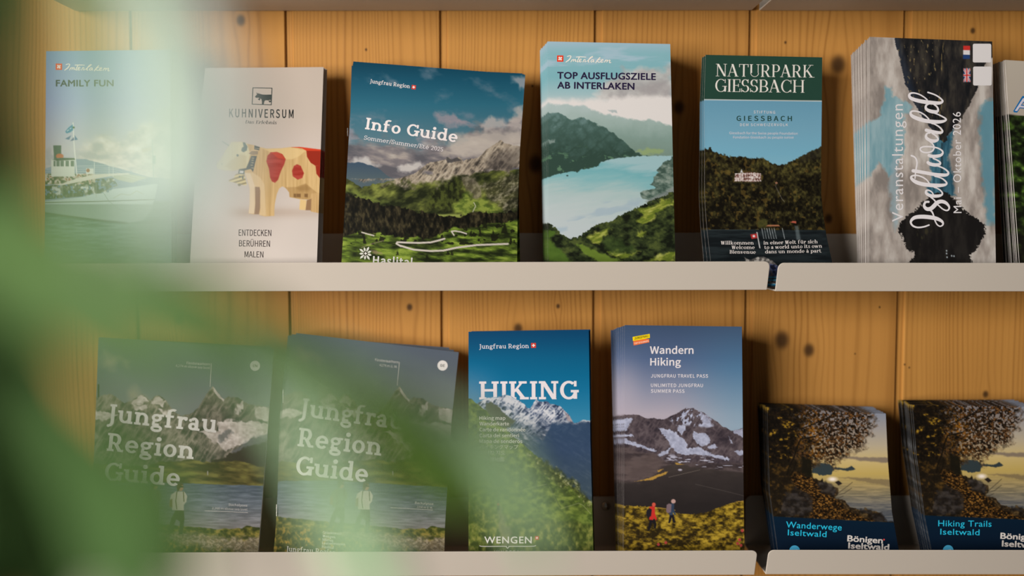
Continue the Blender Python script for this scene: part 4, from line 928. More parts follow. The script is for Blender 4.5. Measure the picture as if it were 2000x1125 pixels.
def art_wander(X, Y):
    a = Art(X, Y)
    a.c = a.grad([(635, (62, 78, 104)), (700, (84, 100, 132)), (760, (136, 138, 158)), (810, (178, 165, 174))])
    a.mix(sstep(1300, 1450, a.X) * .75, a.grad([(635, (66, 86, 112)), (720, (78, 122, 154)), (830, (136, 164, 182))]))
    a.mix(sstep(1270, 1215, a.X) * sstep(660, 780, a.Y) * .6, (182, 168, 178))
    Z = lambda p: zc(p, 1160, 780, .18); Z9 = lambda p: zc(p, 1160, 923, .18)
    sil = Z([(330, 165), (400, 168), (460, 165), (500, 175), (530, 190), (580, 210), (650, 205), (700, 215), (770, 215), (830, 185), (880, 160), (915, 148), (940, 125), (1000, 88), (1030, 98), (1080, 95), (1110, 115), (1150, 135), (1190, 140), (1210, 160), (1250, 190), (1300, 220), (1340, 245), (1400, 298), (1440, 308), (1490, 345), (1560, 330), (1600, 312), (1640, 310)])
    rm = a.below(sil, .9, 4)
    a.mix(rm, a.ramp(a.n(12, 6, 5, 5, -55, ridge=True) * .5 + a.n(24, 18, 4, 6) * .5, [(.25, (52, 44, 50)), (.55, (76, 64, 68)), (.85, (104, 90, 92))]))
    sn = np.array((172, 172, 192)) + (a.n(5, 4, 3, 8) - .5)[..., None] * 40
    top = a.poly(Z([(880, 160), (1000, 85), (1080, 90), (1200, 140), (1300, 230), (1260, 300), (1180, 300), (1020, 280), (880, 280), (830, 230)]), 5)
    a.mix(top * rm * sstep(.48, .62, a.n(9, 4, 4, 10, -60)), sn)
    a.mix(a.poly(Z([(1150, 140), (1250, 200), (1300, 290), (1210, 310), (1170, 240)]), 3, 2, 5) * rm * .85, sn); a.mix(a.poly(Z([(1500, 340), (1640, 310), (1640, 420), (1560, 390)]), 2, 2, 5) * rm * .9, sn)
    for p in ([(700, 310), (830, 330), (900, 370), (960, 420), (1010, 490), (1000, 530), (1150, 520), (1250, 580), (1330, 600), (1470, 640), (1450, 665), (1250, 612), (1100, 600), (1000, 605), (900, 580), (840, 520), (810, 450), (740, 380)], [(1080, 345), (1140, 370), (1210, 365), (1270, 440), (1230, 500), (1180, 505), (1120, 480), (1070, 400)],
              [(920, 280), (1000, 285), (1000, 330), (950, 380), (910, 345)], [(330, 205), (420, 208), (375, 290), (340, 350), (325, 330)], [(325, 420), (450, 470), (690, 560), (640, 565), (450, 505), (325, 480)], [(325, 380), (420, 378), (430, 405), (325, 405)], [(1230, 520), (1310, 485), (1340, 525), (1270, 545)], [(1520, 560), (1640, 545), (1640, 580), (1580, 610)], [(1465, 400), (1510, 480), (1490, 485)], [(685, 600), (760, 560), (840, 520), (800, 590), (720, 620)]):
        a.mix(a.poly(Z(p), 1.4, 2.0, 4) * rm * .95, sn)
    low = a.below(Z([(330, 500), (500, 560), (640, 610), (800, 680), (1640, 700)]), 3, 8, 8)
    a.mix(low * rm * .8, a.ramp(a.n(18, 4, 4, 12), [(.3, (56, 46, 46)), (.7, (88, 74, 72))])); a.mix(rm * sstep(.70, .82, a.n(16, 2.6, 3, 14)) * a.poly(Z([(700, 590), (1000, 610), (1640, 640), (1640, 760), (1100, 730), (800, 680)]), 6), (176, 170, 184))
    sl = a.below(Z([(330, 900), (450, 890), (600, 850), (800, 720), (900, 690), (1100, 740), (1640, 800)]), 2, 10, 4)
    a.mix(sl, a.ramp(a.Y + (a.n(20, 8, 4, 16) - .5) * 20, [(900, (70, 60, 56)), (930, (56, 48, 46)), (990, (42, 36, 35))]))
    a.mix(a.poly(Z([(330, 660), (640, 600), (800, 690), (640, 830), (440, 890), (330, 900)]), 10, 5, 12) * .7, (98, 82, 78))
    gold = (176, 134, 62)
    for p in ([(440, 888), (560, 868), (690, 818), (745, 800), (800, 780), (790, 805), (740, 830), (695, 842), (640, 876)], [(880, 690), (980, 705), (900, 712)], [(690, 770), (760, 750), (700, 790)], [(1525, 1115), (1620, 1100), (1620, 1125)]): a.mix(a.poly(Z(p), 1.4, 1, 3), gold)
    a.mix(a.oval(*Z([(935, 765)])[0], 4, 2), (176, 166, 176)); a.mix(a.line(Z([(810, 845), (1150, 765)]), 1) * .6, (130, 116, 104)); a.mix(a.line(Z([(1100, 920), (1400, 990), (1640, 1050)]), 1) * .35, (120, 108, 100))
    gr = a.below(Z9([(260, 362), (330, 355), (420, 362), (600, 372), (700, 380), (780, 392), (900, 440), (1000, 452), (1080, 452), (1180, 440), (1250, 420), (1330, 390), (1400, 362), (1460, 340), (1520, 322), (1620, 308), (1720, 300)]), 1.6, 3, 1.2)
    t = a.n(7, 4.5, 4, 18) * .6 + a.n(40, 16, 3, 19, -28) * .4
    a.mix(gr, a.ramp(t + sstep(990, 1070, a.Y) * -.03, [(.28, (44, 34, 16)), (.45, (92, 72, 24)), (.58, (140, 112, 34)), (.78, (184, 150, 50))]))
    a.mix(gr * a.poly(Z9([(660, 400), (800, 400), (1040, 570), (900, 680), (760, 700), (1100, 540), (900, 460)]), 6, 4, 8) * .7, (52, 40, 20)); a.mix(a.line(Z9([(660, 378), (780, 392), (880, 408)]), 1.4) * .7, (190, 150, 70))
    for x, y in ((1580, 730), (1595, 790), (1560, 770), (1655, 760), (780, 760), (700, 780), (1610, 630)): a.mix(a.oval(*Z9([(x, y)])[0], 2.8, 3), (176, 66, 62))
    # two hikers
    a.mix(a.poly(Z9([(605, 505), (660, 505), (680, 560), (672, 608), (650, 608), (650, 560), (630, 540), (620, 590), (600, 632), (582, 634), (592, 580)])), (30, 26, 28))
    a.mix(a.poly(Z9([(600, 375), (640, 360), (662, 372), (662, 440), (684, 505), (672, 520), (650, 490), (640, 515), (598, 510), (612, 450)])), (198, 48, 42)); a.mix(a.oval(*Z9([(650, 348)])[0], 3.6, 4), (206, 84, 66)); a.mix(a.poly(Z9([(572, 410), (600, 385), (628, 400), (620, 470), (590, 495), (568, 465)])), (34, 30, 36))
    a.mix(a.poly(Z9([(822, 460), (865, 455), (884, 545), (862, 545), (845, 490), (826, 548), (806, 548)])), (28, 26, 32))
    a.mix(a.poly(Z9([(820, 345), (850, 330), (872, 345), (868, 400), (890, 455), (878, 462), (858, 430), (856, 462), (816, 462)])), (52, 64, 84)); a.mix(a.oval(*Z9([(862, 312)])[0], 4.4, 4.2), (190, 150, 140)); a.mix(a.poly(Z9([(790, 350), (815, 335), (842, 345), (836, 430), (800, 442), (784, 420)])), (122, 100, 104))
    return a.c

def art_autumn(X, Y):
    a = Art(X, Y)
    a.c = a.grad([(795, (118, 124, 142)), (838, (150, 141, 136)), (870, (172, 155, 130)), (900, (188, 162, 108)), (925, (178, 150, 84)), (950, (160, 137, 92)), (985, (118, 110, 98)), (1015, (86, 86, 88))])
    Z = lambda p: zc(p, 1440, 760, .18); Z9 = lambda p: zc(p, 1440, 923, .18)
    a.mix(sstep(922, 960, a.Y) * .9 * np.clip(.55 + (a.n(30, 2.6, 4, 3) - .5) * 2.2, 0, 1), a.grad([(922, (160, 134, 72)), (950, (126, 110, 76)), (985, (82, 80, 80)), (1015, (58, 62, 70))]))
    a.mix(a.poly(Z([(1080, 742), (1250, 735), (1500, 740), (1640, 740), (1720, 742), (1720, 800), (1500, 790), (1300, 770)]), 3, 1.5, 8) * .9, (118, 102, 88))
    a.mix(a.poly(Z([(1100, 962), (1400, 965), (1720, 990), (1720, 1060), (1400, 1010)]), 3, 2, 8) * .8, (116, 98, 70))
    a.mix(a.poly(Z([(810, 830), (900, 800), (1000, 810), (1045, 848), (1180, 855), (1240, 832), (1285, 868), (1250, 884), (1180, 885), (1050, 866), (1010, 935), (900, 935), (810, 905)]), 1.6, 1.2, 4), (46, 54, 56)); a.mix(a.oval(1626, 936, 8, 4, 5), (232, 214, 200))
    a.mix(a.poly(Z([(1060, 1010), (1100, 990), (1140, 1025), (1100, 1048)]), 1.4, 1, 4), (34, 28, 26))
    # bank, path, rocks
    land = Z([(250, 150), (820, 700), (810, 900), (800, 950), (900, 990), (930, 960), (940, 1010), (1010, 1050), (1090, 1080), (1100, 1130), (1060, 1180), (1170, 1210), (1200, 1260), (1290, 1300), (1350, 1310), (1400, 1290), (1450, 1320), (1560, 1340), (1610, 1430), (1800, 1460), (1800, 1560), (250, 1560)])
    a.mix(a.poly(land, 1.6, 2, 5), a.ramp(a.n(6, 5, 4, 9), [(.3, (24, 18, 12)), (.65, (50, 38, 24)), (.9, (84, 64, 38))]))
    path = Z([(540, 900), (720, 900), (860, 1000), (920, 1100), (1080, 1210), (1180, 1300), (1400, 1390), (1560, 1460), (1560, 1520), (780, 1520), (800, 1300), (640, 1100)])
    a.mix(a.poly(path, 7, 4, 8), a.ramp(a.n(3.2, 2.0, 3, 11), [(.3, (20, 14, 8)), (.5, (46, 30, 14)), (.68, (84, 54, 22)), (.9, (140, 96, 40))]))
    for p in ([(500, 1130), (640, 1060), (820, 1160), (830, 1330), (700, 1370), (480, 1380)], [(860, 1020), (960, 1000), (1090, 1090), (1050, 1170), (920, 1120)], [(1460, 1370), (1560, 1340), (1615, 1430), (1500, 1450)], [(1340, 1310), (1450, 1305), (1460, 1350), (1350, 1350)]): a.mix(a.poly(Z(p), 4, 3, 7) * .8, a.ramp(a.n(9, 7, 4, 13), [(.3, (26, 22, 20)), (.8, (58, 52, 50))]))
    # tree with autumn leaves
    crown = Z([(100, 60), (1240, 60), (1470, 280), (1440, 340), (1480, 400), (1420, 440), (1440, 490), (1340, 540), (1400, 620), (1300, 680), (1220, 680), (1180, 730), (1090, 740), (1050, 830), (960, 800), (880, 830), (800, 800), (740, 800), (640, 720), (560, 760), (100, 1500)])
    cm = a.poly(crown, 14, 9, 10)
    a.mix(cm * .5, (112, 92, 76))
    lf = a.n(3.0, 2.7, 3, 15)
    den = np.clip(1.25 - sstep(1470, 1640, a.X) * .72, 0, 1)
    lm = cm * sstep(.52 - den * .42, .64 - den * .42, lf)
    glow = np.exp(-(((a.X - 1578) / 26) ** 2 + ((a.Y - 855) / 62) ** 2))
    leafc = a.ramp(a.n(3.4, 3.0, 3, 17), [(.25, (20, 15, 10)), (.5, (42, 29, 18)), (.7, (72, 47, 26)), (.92, (116, 77, 40))])
    a.mix(lm, leafc); a.mix(lm * glow * sstep(.42, .7, a.n(4, 3.4, 3, 19)) * .8, (164, 104, 28))
    dk = sstep(1600, 1545, a.X + (a.n(20, 18, 3, 21) - .5) * 50) * cm
    a.mix(dk * .86, a.ramp(a.n(7, 6, 3, 23), [(.4, (14, 11, 8)), (.76, (30, 22, 12)), (.88, (92, 66, 20)), (.97, (160, 124, 36))]))
    a.mix(a.poly(Z([(250, 820), (700, 740), (720, 900), (560, 930), (640, 1080), (500, 1150), (400, 1400), (250, 1400)]), 9, 6, 10) * .8, a.ramp(a.n(7, 6, 3, 25), [(.5, (24, 18, 11)), (.9, (84, 58, 22))]))
    a.mix(a.poly(Z([(700, 740), (810, 770), (820, 950), (760, 960), (700, 900)]), 3, 2, 5) * .9, (22, 19, 12))
    for p, w in (([(540, 930), (560, 850), (620, 730), (660, 600), (690, 540), (840, 515)], 3.2), ([(690, 430), (800, 390), (900, 350), (1000, 300), (1060, 245)], 2.2), ([(600, 900), (640, 800)], 2), ([(840, 515), (960, 440)], 1.3)): a.mix(a.line(Z(p), w, 1.4) * .9, (20, 15, 10))
    for p in ([(1050, 1170), (1120, 1110), (1200, 1050), (1250, 1010)], [(1080, 1150), (1160, 1130), (1240, 1075)], [(1050, 1180), (1110, 1180), (1150, 1160)]): a.mix(a.line(Z(p), 1) * .8, (40, 34, 28))
    # band at the foot
    a.mix(a.below(Z9([(330, 470), (400, 476), (1700, 542), (1800, 547)])), a.grad([(1008, (4, 28, 44)), (1050, (6, 24, 40)), (1110, (5, 20, 34))]))
    return a.c
# ---------------------------------------------------------------- leaflets
def edge_x(tab, y):
    ys = np.array([t[0] for t in tab], float); xs = np.array([t[1] for t in tab], float)
    y = np.asarray(y, float)
    x = np.interp(y, ys, xs)
    if len(ys) > 1:
        m = (xs[-1] - xs[-2]) / (ys[-1] - ys[-2])
        x = np.where(y > ys[-1], xs[-1] + (y - ys[-1]) * m, x)
    return x
class Leaflet:
    def __init__(s, name, label, cat, left, right, dtop, dbot, floorz, art, gain=1.0, raise_l=5, raise_r=5, th=0.0016, dmid=None, cell=1.1,
                 edge='light', swap=None, group=None, wave=0.0):
        s.left, s.right, s.dtop, s.dbot, s.gain, s.th = left, right, dtop, dbot, gain, th
        s.wave = wave
        yb = float(ypix(floorz, dbot))
        s.yl0, s.yr0, s.yl1, s.yr1 = left[0][0], right[0][0], yb - raise_l, yb - raise_r
        s.dtab = ([0, 1], [dtop, dbot]) if dmid is None else ([0, dmid[0], 1], [dtop, dmid[1], dbot])
        s.fine_t = np.linspace(0, 1, 41)
        s.dmid_smooth = dmid is not None
        s.fine_d = np.polyval(np.polyfit(*s.dtab, 2), s.fine_t) if dmid is not None else None
        s.art, s.swap, s.edge = art, swap, edge
        xl, xr = edge_x(left, s.yl1), edge_x(right, s.yr1)
        s.base = P((xl + xr) / 2, (s.yl1 + s.yr1) / 2, dbot)
        s.root = empty(name, s.base)
        tag(s.root, label, cat, group)
        s.name, s.cell = name, cell
        wpx = right[0][1] - left[0][1]; hpx = s.yl1 - s.yl0
        s.hpx = hpx
        s.cover(max(8, int(wpx / cell)), max(8, int(hpx / cell)), 'cover', s.root)
        s.pages(s.root)
        s.ncopy = 0
        s.lo = None
    def depth(s, t, u):
        d = np.interp(t, *s.dtab)
        if s.dmid_smooth: d = np.interp(t, s.fine_t, s.fine_d)
        return d + s.wave * np.sin(np.pi * u)
    def ends(s, t):
        yl = s.yl0 + (s.yl1 - s.yl0) * t; yr = s.yr0 + (s.yr1 - s.yr0) * t
        return edge_x(s.left, yl), yl, edge_x(s.right, yr), yr
    def grid(s, nx, ny):
        t = np.linspace(0, 1, ny + 1)[:, None]; u = np.linspace(0, 1, nx + 1)[None, :]
        xl, yl, xr, yr = s.ends(t)
        X = xl + (xr - xl) * u; Y = yl + (yr - yl) * u
        return X, Y, t + 0 * u, u + 0 * t
    def cover(s, nx, ny, name, parent):
        X, Y, t, u = s.grid(nx, ny)
        v = P(X, Y, s.depth(t, u)) - s.base
        ax, ay = (X, Y) if s.swap is None else s.swap(t, u)
        rgb = albedo(s.art(ax, ay), s.gain).reshape(-1, 3)
        n0 = (nx + 1) * (ny + 1)
        i = np.arange(n0).reshape(ny + 1, nx + 1)
        q = np.stack([i[:-1, :-1], i[1:, :-1], i[1:, 1:], i[:-1, 1:]], -1).reshape(-1, 4)
        ring = np.concatenate([i[0, :], i[1:, -1], i[-1, -2::-1], i[-2:0:-1, 0]])
        vv = v.reshape(-1, 3)
        rf = vv[ring]; rb = rf + np.array([0, 0.0004, 0])
        k = np.arange(len(ring)); k2 = (k + 1) % len(ring)
        f = n0 + k; b = n0 + len(ring) + k
        sides = np.stack([f, n0 + k2, n0 + len(ring) + k2, b], -1)
        ec = np.array([0.60, 0.58, 0.57]) if s.edge == 'light' else np.array([0.10, 0.11, 0.12])
        verts = np.concatenate([vv, rf, rb]); col = np.concatenate([rgb, np.tile(ec, (2 * len(ring), 1))])
        return mesh_obj(name, verts, np.concatenate([q, sides]), PRINT, parent, col)
    def pages(s, parent):
        n = 30
        t = np.linspace(0, 1, n + 1)
        xl, yl, xr, yr = s.ends(t)
        a = P(xl + 0.7, yl + (1 - t) * 1.0, s.depth(t, 0 * t)); c = P(xr - 0.7, yr + (1 - t) * 1.0, s.depth(t, 0 * t + 1))
        m = P((xl + xr) / 2, (yl + yr) / 2 + (1 - t), s.depth(t, 0 * t + 0.5))
        o1, o2 = np.array([0, 0.0005, 0]), np.array([0, s.th, 0])
        rows = np.stack([a + o1, m + o1, c + o1, c + o2, m + o2, a + o2], 1) - s.base
        v = rows.reshape(-1, 3); f = []
        for i in range(n):
            for j in range(6):
                k = (j + 1) % 6
                f.append((6 * i + j, 6 * i + 6 + j, 6 * i + 6 + k, 6 * i + k))
        f += [(0, 1, 4, 5), (1, 2, 3, 4), tuple(6 * n + j for j in (5, 4, 1, 0)), tuple(6 * n + j for j in (4, 3, 2, 1))]
        return mesh_obj('pages', v, f, PAPER if s.edge == 'light' else DARKEDGE, parent)
    # --- print on the cover
    def at(s, px, py, lift):
        px = np.asarray(px, float); py = np.asarray(py, float)
        t = np.clip((py - s.yl0) / (s.yl1 - s.yl0), 0, 1)
        for _ in range(3):
            xl, yl, xr, yr = s.ends(t)
            u = np.clip((px - xl) / (xr - xl), 0, 1)
            y0 = s.yl0 + (s.yr0 - s.yl0) * u; y1 = s.yl1 + (s.yr1 - s.yl1) * u
            t = np.clip((py - y0) / (y1 - y0), 0, 1)
        return P(px, py, s.depth(t, u) - lift) - s.base
    lift_n = 0
    def put(s, name, polys, c, label=None, lift=0.0001):
        """polygons given in photo pixels, or (verts, faces)"""
        if isinstance(polys, tuple): v, f = polys
        else:
            v, f = [], []
            for q in polys:
                f.append(tuple(range(len(v), len(v) + len(q)))); v += list(q)
            if len(f) > 1: v, f = union(v, f)
        v = np.array(v, float)
        s.lift_n += 1
        o = mesh_obj(name, s.at(v[:, 0], v[:, 1], lift + 0.000005 * s.lift_n), f, ink(c, s.gain), s.root)
        if label: o['label'] = label
        return o
    def text(s, name, string, p0, p1, cap, c, face='sans', bold=0.0, slant=0.0, spacing=1.0, clip=None):
        if face in ('sans', 'human'): v, f = round_text(string, bold, spacing, face)
        else:
            polys = serif_text(string, face); v, f = [], []
            for q in polys:
                f.append(tuple(range(len(v), len(v) + len(q)))); v += list(q)
            v, f = union(v, f)
        v = np.array(v, float)
        x0, x1 = v[:, 0].min(), v[:, 0].max()
        p0, p1 = np.array(p0, float), np.array(p1, float)
        d = p1 - p0; ln = np.linalg.norm(d); d /= ln
        up = np.array([d[1], -d[0]])
        ux = (v[:, 0] - x0) / (x1 - x0) * ln + v[:, 1] * cap * slant
        q = p0 + ux[:, None] * d + (v[:, 1] * cap)[:, None] * up
        if clip is not None: q[:, 1] = np.minimum(q[:, 1], np.interp(q[:, 0], clip[0], clip[1]))
        return s.put(name, (q, f), c)
    def swiss(s, cx, cy, a, tilt=0.0, c=(205, 62, 48), name='cross_emblem'):
        def R(x0, y0, x1, y1):
            co, si = math.cos(tilt), math.sin(tilt)
            return [(cx + x * co - y * si, cy + x * si + y * co) for x, y in ((x0, y0), (x1, y0), (x1, y1), (x0, y1))]
        o = s.put(name, [R(-a, -a, a, a)], c, 'red square emblem with a white cross')
        w = s.put('white_cross', [R(-.62 * a, -.2 * a, .62 * a, .2 * a), R(-.2 * a, -.62 * a, .2 * a, .62 * a)], (232, 222, 216))
        w.parent = o
    # --- the copies standing behind the first one
    def copies(s, n, dy, dx_top, dx_bot, label, fan=0.0, lift=0.0, jit=0.6, group=None, seed=1, drop=0.0):
        rnd = random.Random(seed)
        if s.lo is None:
            wpx = s.right[0][1] - s.left[0][1]
            cov = s.cover(max(8, int(wpx / 2.6)), max(8, int(s.hpx / 2.6)), 'cover', None)
            pg = next(o for o in s.root.children if o.name.startswith('pages'))
            s.lo = (cov, pg)
        H = (s.hpx) * s.dbot / FPX
        M = s.dbot / FPX
        for i in range(1, n + 1):
            k = i / n
            r = s.root.copy(); COL.objects.link(r)
            jx, jt = rnd.uniform(-jit, jit), rnd.uniform(-jit, jit)
            xb = dx_bot * k + jx * (i < n); xt = dx_top * k + (jx + jt) * (i < n)
            r.location = s.root.location + Vector((xb * M, dy * i + 0.0004, lift * k - drop * rnd.random()))
            r.rotation_euler = (-math.atan2(fan * k, H), math.atan2((xt - xb) * M, H), 0)
            r['label'] = label; r['group'] = group or (label + 's')
            for src in s.lo:
                c = src.copy(); COL.objects.link(c); c.parent = r
        if not getattr(s, 'lo_used', False):
            s.lo_used = True
    def done(s):
        if s.lo is not None: bpy.data.objects.remove(s.lo[0])
    def staple(s, px, y0, y1, depth_back=0.0):
        a = s.at([px, px], [y0, y1], 0.0008)
        v = []; r = 0.00035
        for q in a:
            for k in range(8):
                v.append((q[0] + r * math.cos(k * math.pi / 4), q[1] + r * math.sin(k * math.pi / 4), q[2]))
        f = [(k, (k + 1) % 8, 8 + (k + 1) % 8, 8 + k) for k in range(8)] + [tuple(range(7, -1, -1)), tuple(range(8, 16))]
        o = mesh_obj('staple', v, f, SCREW, s.root); o['label'] = 'steel wire staple in the spine'
        return o
# ---------------------------------------------------------------- the leaflets on the upper shelf
WHITE, DARKBLUE = (228, 214, 209), (40, 30, 58)
def interlaken(b, dx, dy):
    strokes = [[(350, 192, 16), (395, 178, 18), (440, 182, 18), (425, 230, 22), (385, 280, 26), (320, 325, 20)],
               [(440, 322, 18), (470, 268, 18)], [(458, 292, 12), (500, 262, 14), (512, 275, 18), (495, 312, 18)], [(500, 302, 12), (540, 264, 14), (556, 272, 18), (545, 312, 18), (572, 304, 12)],
               [(642, 215, 20), (612, 270, 20), (592, 320, 20), (628, 318, 14)], [(570, 205, 16), (680, 200, 18), (805, 206, 14)],
               [(640, 302, 14), (690, 276, 14), (690, 256, 14), (665, 257, 16), (645, 290, 20), (660, 325, 18), (702, 314, 12)],
               [(735, 325, 18), (760, 270, 18), (788, 268, 14), (790, 290, 14), (780, 320, 18), (812, 315, 12)],
               [(820, 312, 12), (900, 252, 14), (970, 202, 14), (958, 190, 14), (918, 215, 18), (872, 280, 22), (862, 325, 18), (892, 324, 12)],
               [(990, 270, 14), (950, 276, 18), (926, 310, 18), (942, 330, 16), (980, 305, 14), (1000, 272, 18), (985, 320, 18), (1012, 324, 12)],
               [(1150, 215, 18), (1090, 280, 22), (1045, 345, 18)], [(1160, 255, 14), (1080, 295, 14), (1120, 330, 18), (1162, 324, 12)],
               [(1170, 310, 12), (1220, 286, 14), (1224, 266, 14), (1195, 267, 16), (1170, 305, 18), (1186, 334, 16), (1232, 324, 12)],
               [(1260, 330, 18), (1290, 275, 18)], [(1275, 306, 12), (1320, 276, 14), (1330, 287, 18), (1315, 330, 18)], [(1325, 310, 12), (1370, 281, 14), (1394, 286, 18), (1376, 328, 18), (1392, 345, 16), (1420, 334, 12)]]
    Q = []
    for s in strokes:
        Q += pen([(1080 + x * .08 + dx, 95 + y * .08 + dy, w * .08 * 1.1) for x, y, w in s], 4)
    b.put('script_lettering', Q, (232, 220, 206))
    cx, cy, r = 1094.1 + dx, 114.4 + dy, 6.2
    e = b.put('cross_emblem', [[(cx - r, cy - r), (cx + r, cy - r * .98), (cx + r, cy + r), (cx - r, cy + r)]], (222, 62, 34), 'red square emblem with a white cross of lobes')
    L = []
    for ang in (50, 140, 230, 320):
        a = math.radians(ang); c, s = math.cos(a), math.sin(a)
        L.append([(cx + u * c - v * s, cy + u * s + v * c) for u, v in ((.6, -.7), (2.4, -1.5), (4.0, -1.3), (4.2, 0), (4.0, 1.3), (2.4, 1.5), (.6, .7))])
    w = b.put('white_cross', L, (236, 226, 214)); w.parent = e

G1, G2, G3, G4, G5, G6, G7 = ('copies behind the steamer leaflet', 'copies behind the wooden cow leaflet', 'copies behind the mountain road brochure', 'copies behind the turquoise lake leaflet', 'copies behind the forest hotel leaflet', 'copies behind the sideways script leaflet', 'copies behind the cut-off jungle leaflet')
A = Leaflet('leaflet', 'leaflet with a white paddle steamer on its cover, behind the blurred palm leaves', 'leaflet', [(100, 90), (512, 87)], [(97, 333), (512, 335)], .862, .838, ZU, art_steamer)
interlaken(A, -979.2, 15.9)
A.text('title_lettering', 'FAMILY FUN', (109, 168.6), (222, 168.4), 12.2, (48, 40, 62), 'human', bold=.035, spacing=1.06)
A.copies(4, .0023, 6, 2, 'pale leaflet edge showing behind the paddle steamer leaflet', group=G1, seed=2)
A.done()

B = Leaflet('leaflet', 'white leaflet with a red-spotted wooden toy cow on its cover', 'leaflet', [(133, 400), (300, 383), (512, 371)], [(131, 632), (512, 619)], .876, .832, ZU, art_cow, wave=-.002)
fr = [(493.6, 171.6), (531, 172.2), (529.6, 204.7), (492.2, 203.5)]
K2 = lambda p: zc(p, 470, 160, .04534)
bars = []
for i in range(4):
    (x0, y0), (x1, y1) = fr[i], fr[(i + 1) % 4]
    bars += pen([(x0, y0, 1.5), ((x0 + x1) / 2, (y0 + y1) / 2, 1.5), (x1, y1, 1.5)], 2)
lg = B.put('logo_frame', bars, (44, 52, 48), 'thin dark square frame')
cw = B.put('cow_silhouette', [K2([(665, 470), (695, 465), (715, 500), (760, 490), (830, 515), (920, 540), (1080, 550), (1320, 545), (1310, 790), (1250, 770), (1180, 800), (1100, 790), (1040, 800), (1010, 850), (990, 960), (915, 960), (912, 840), (890, 750), (840, 700), (835, 760), (815, 795), (780, 790), (765, 765), (720, 740), (790, 715), (795, 680), (660, 685), (615, 650), (620, 620), (690, 550), (700, 520)]),
                             K2([(1195, 820), (1230, 800), (1310, 800), (1300, 870), (1265, 870), (1245, 905), (1230, 865), (1200, 840)])], (36, 40, 38), 'black cow silhouette')
cw.parent = lg
B.text('title_lettering', 'KUHNIVERSUM', (447, 228.7), (573, 230.5), 16.2, (28, 30, 32), bold=.02, spacing=1.14)
B.text('subtitle_lettering', 'Das Erlebnis', (478.5, 241.2), (539.5, 242.6), 6.6, (36, 36, 38), 'didone', slant=.2)
B.text('word_lettering', 'ENTDECKEN', (466.2, 460.4), (529.6, 461), 12.2, (62, 50, 50), bold=0)
B.text('word_lettering', 'BERÜHREN', (466.7, 481.2), (527, 482), 12.0, (62, 50, 50), bold=0)
B.text('word_lettering', 'MALEN', (477.5, 502.4), (514.2, 503), 11.8, (62, 50, 50), bold=0)
B.copies(3, .003, 3, 6, 'pale leaflet edge showing behind the wooden cow leaflet', group=G2, seed=4, drop=.0012)
B.done()

C = Leaflet('brochure', 'wide tilted brochure with a winding road under grey cliffs and a blue sky', 'brochure', [(120, 690), (511, 667)], [(146, 1026), (290, 1015.6), (402, 1011), (511, 1010)], .872, .832, ZU, art_info, raise_l=26, th=.0026, wave=-.003)
C.text('heading_lettering', 'Jungfrau Region', (722.5, 161.8), (800.3, 172.3), 7.4, WHITE, 'slab_mid'); C.swiss(808, 170.3, 4.1, .12)
C.text('title_lettering', 'Info Guide', (712.6, 252), (892.5, 278.2), 22.6, WHITE, 'slab')
C.text('subtitle_lettering', 'Sommer/Summer/Eté 2025', (710.8, 272.4), (865, 296), 8.0, (220, 208, 206), 'slab_light')
C.text('region_lettering', 'Haslital', (728, 515.5), (806, 520), 15.0, (216, 208, 200), bold=.035, spacing=1.04)
star = []
for k in range(9):
    a = 2 * math.pi * k / 9 + .3; c, s = math.cos(a), math.sin(a); r1 = 15 if k % 2 else 12.5
    star.append([(714 + u * c - v * s, 495 + u * s + v * c) for u, v in ((4, -.9), (r1 * .7, -2.2), (r1, 0), (r1 * .7, 2.2), (4, .9))])
ed = C.put('edelweiss_emblem', star, (206, 200, 186), 'pale edelweiss star emblem')
core = C.put('emblem_core', [[(714 + 4.6 * math.cos(i * .5236), 495 + 4.6 * math.sin(i * .5236)) for i in range(12)]], (60, 56, 40)); core.parent = ed
c2 = C.put('white_cross', [[(711.4, 494.1), (716.6, 494.1), (716.6, 495.9), (711.4, 495.9)], [(713.1, 492.4), (714.9, 492.4), (714.9, 497.6), (713.1, 497.6)]], (226, 216, 206)); c2.parent = ed
C.staple(679.0, 250, 266)
C.copies(2, .004, -6, 7, 'brochure edge showing behind the winding road brochure', group=G3, seed=6)
C.done()

D = Leaflet('leaflet', 'leaflet with a turquoise lake between mountains and dark capital lettering', 'leaflet', [(81, 1069), (511, 1072)], [(86, 1309), (300, 1314), (511, 1319)], .850, .836, ZU, art_lake)
interlaken(D, 0, 0)
D.text('title_lettering', 'TOP AUSFLUGSZIELE', (1088.2, 153.4), (1280.8, 156), 12.6, DARKBLUE, 'human', bold=.04, spacing=1.05)
D.text('title_lettering', 'AB INTERLAKEN', (1088.2, 172.5), (1239, 175), 12.6, DARKBLUE, 'human', bold=.04, spacing=1.05)
D.copies(8, .0048, -12, -8, 'one of the leaflet edges fanned behind the turquoise lake leaflet', group=G4, seed=8, jit=1.2)
D.done()

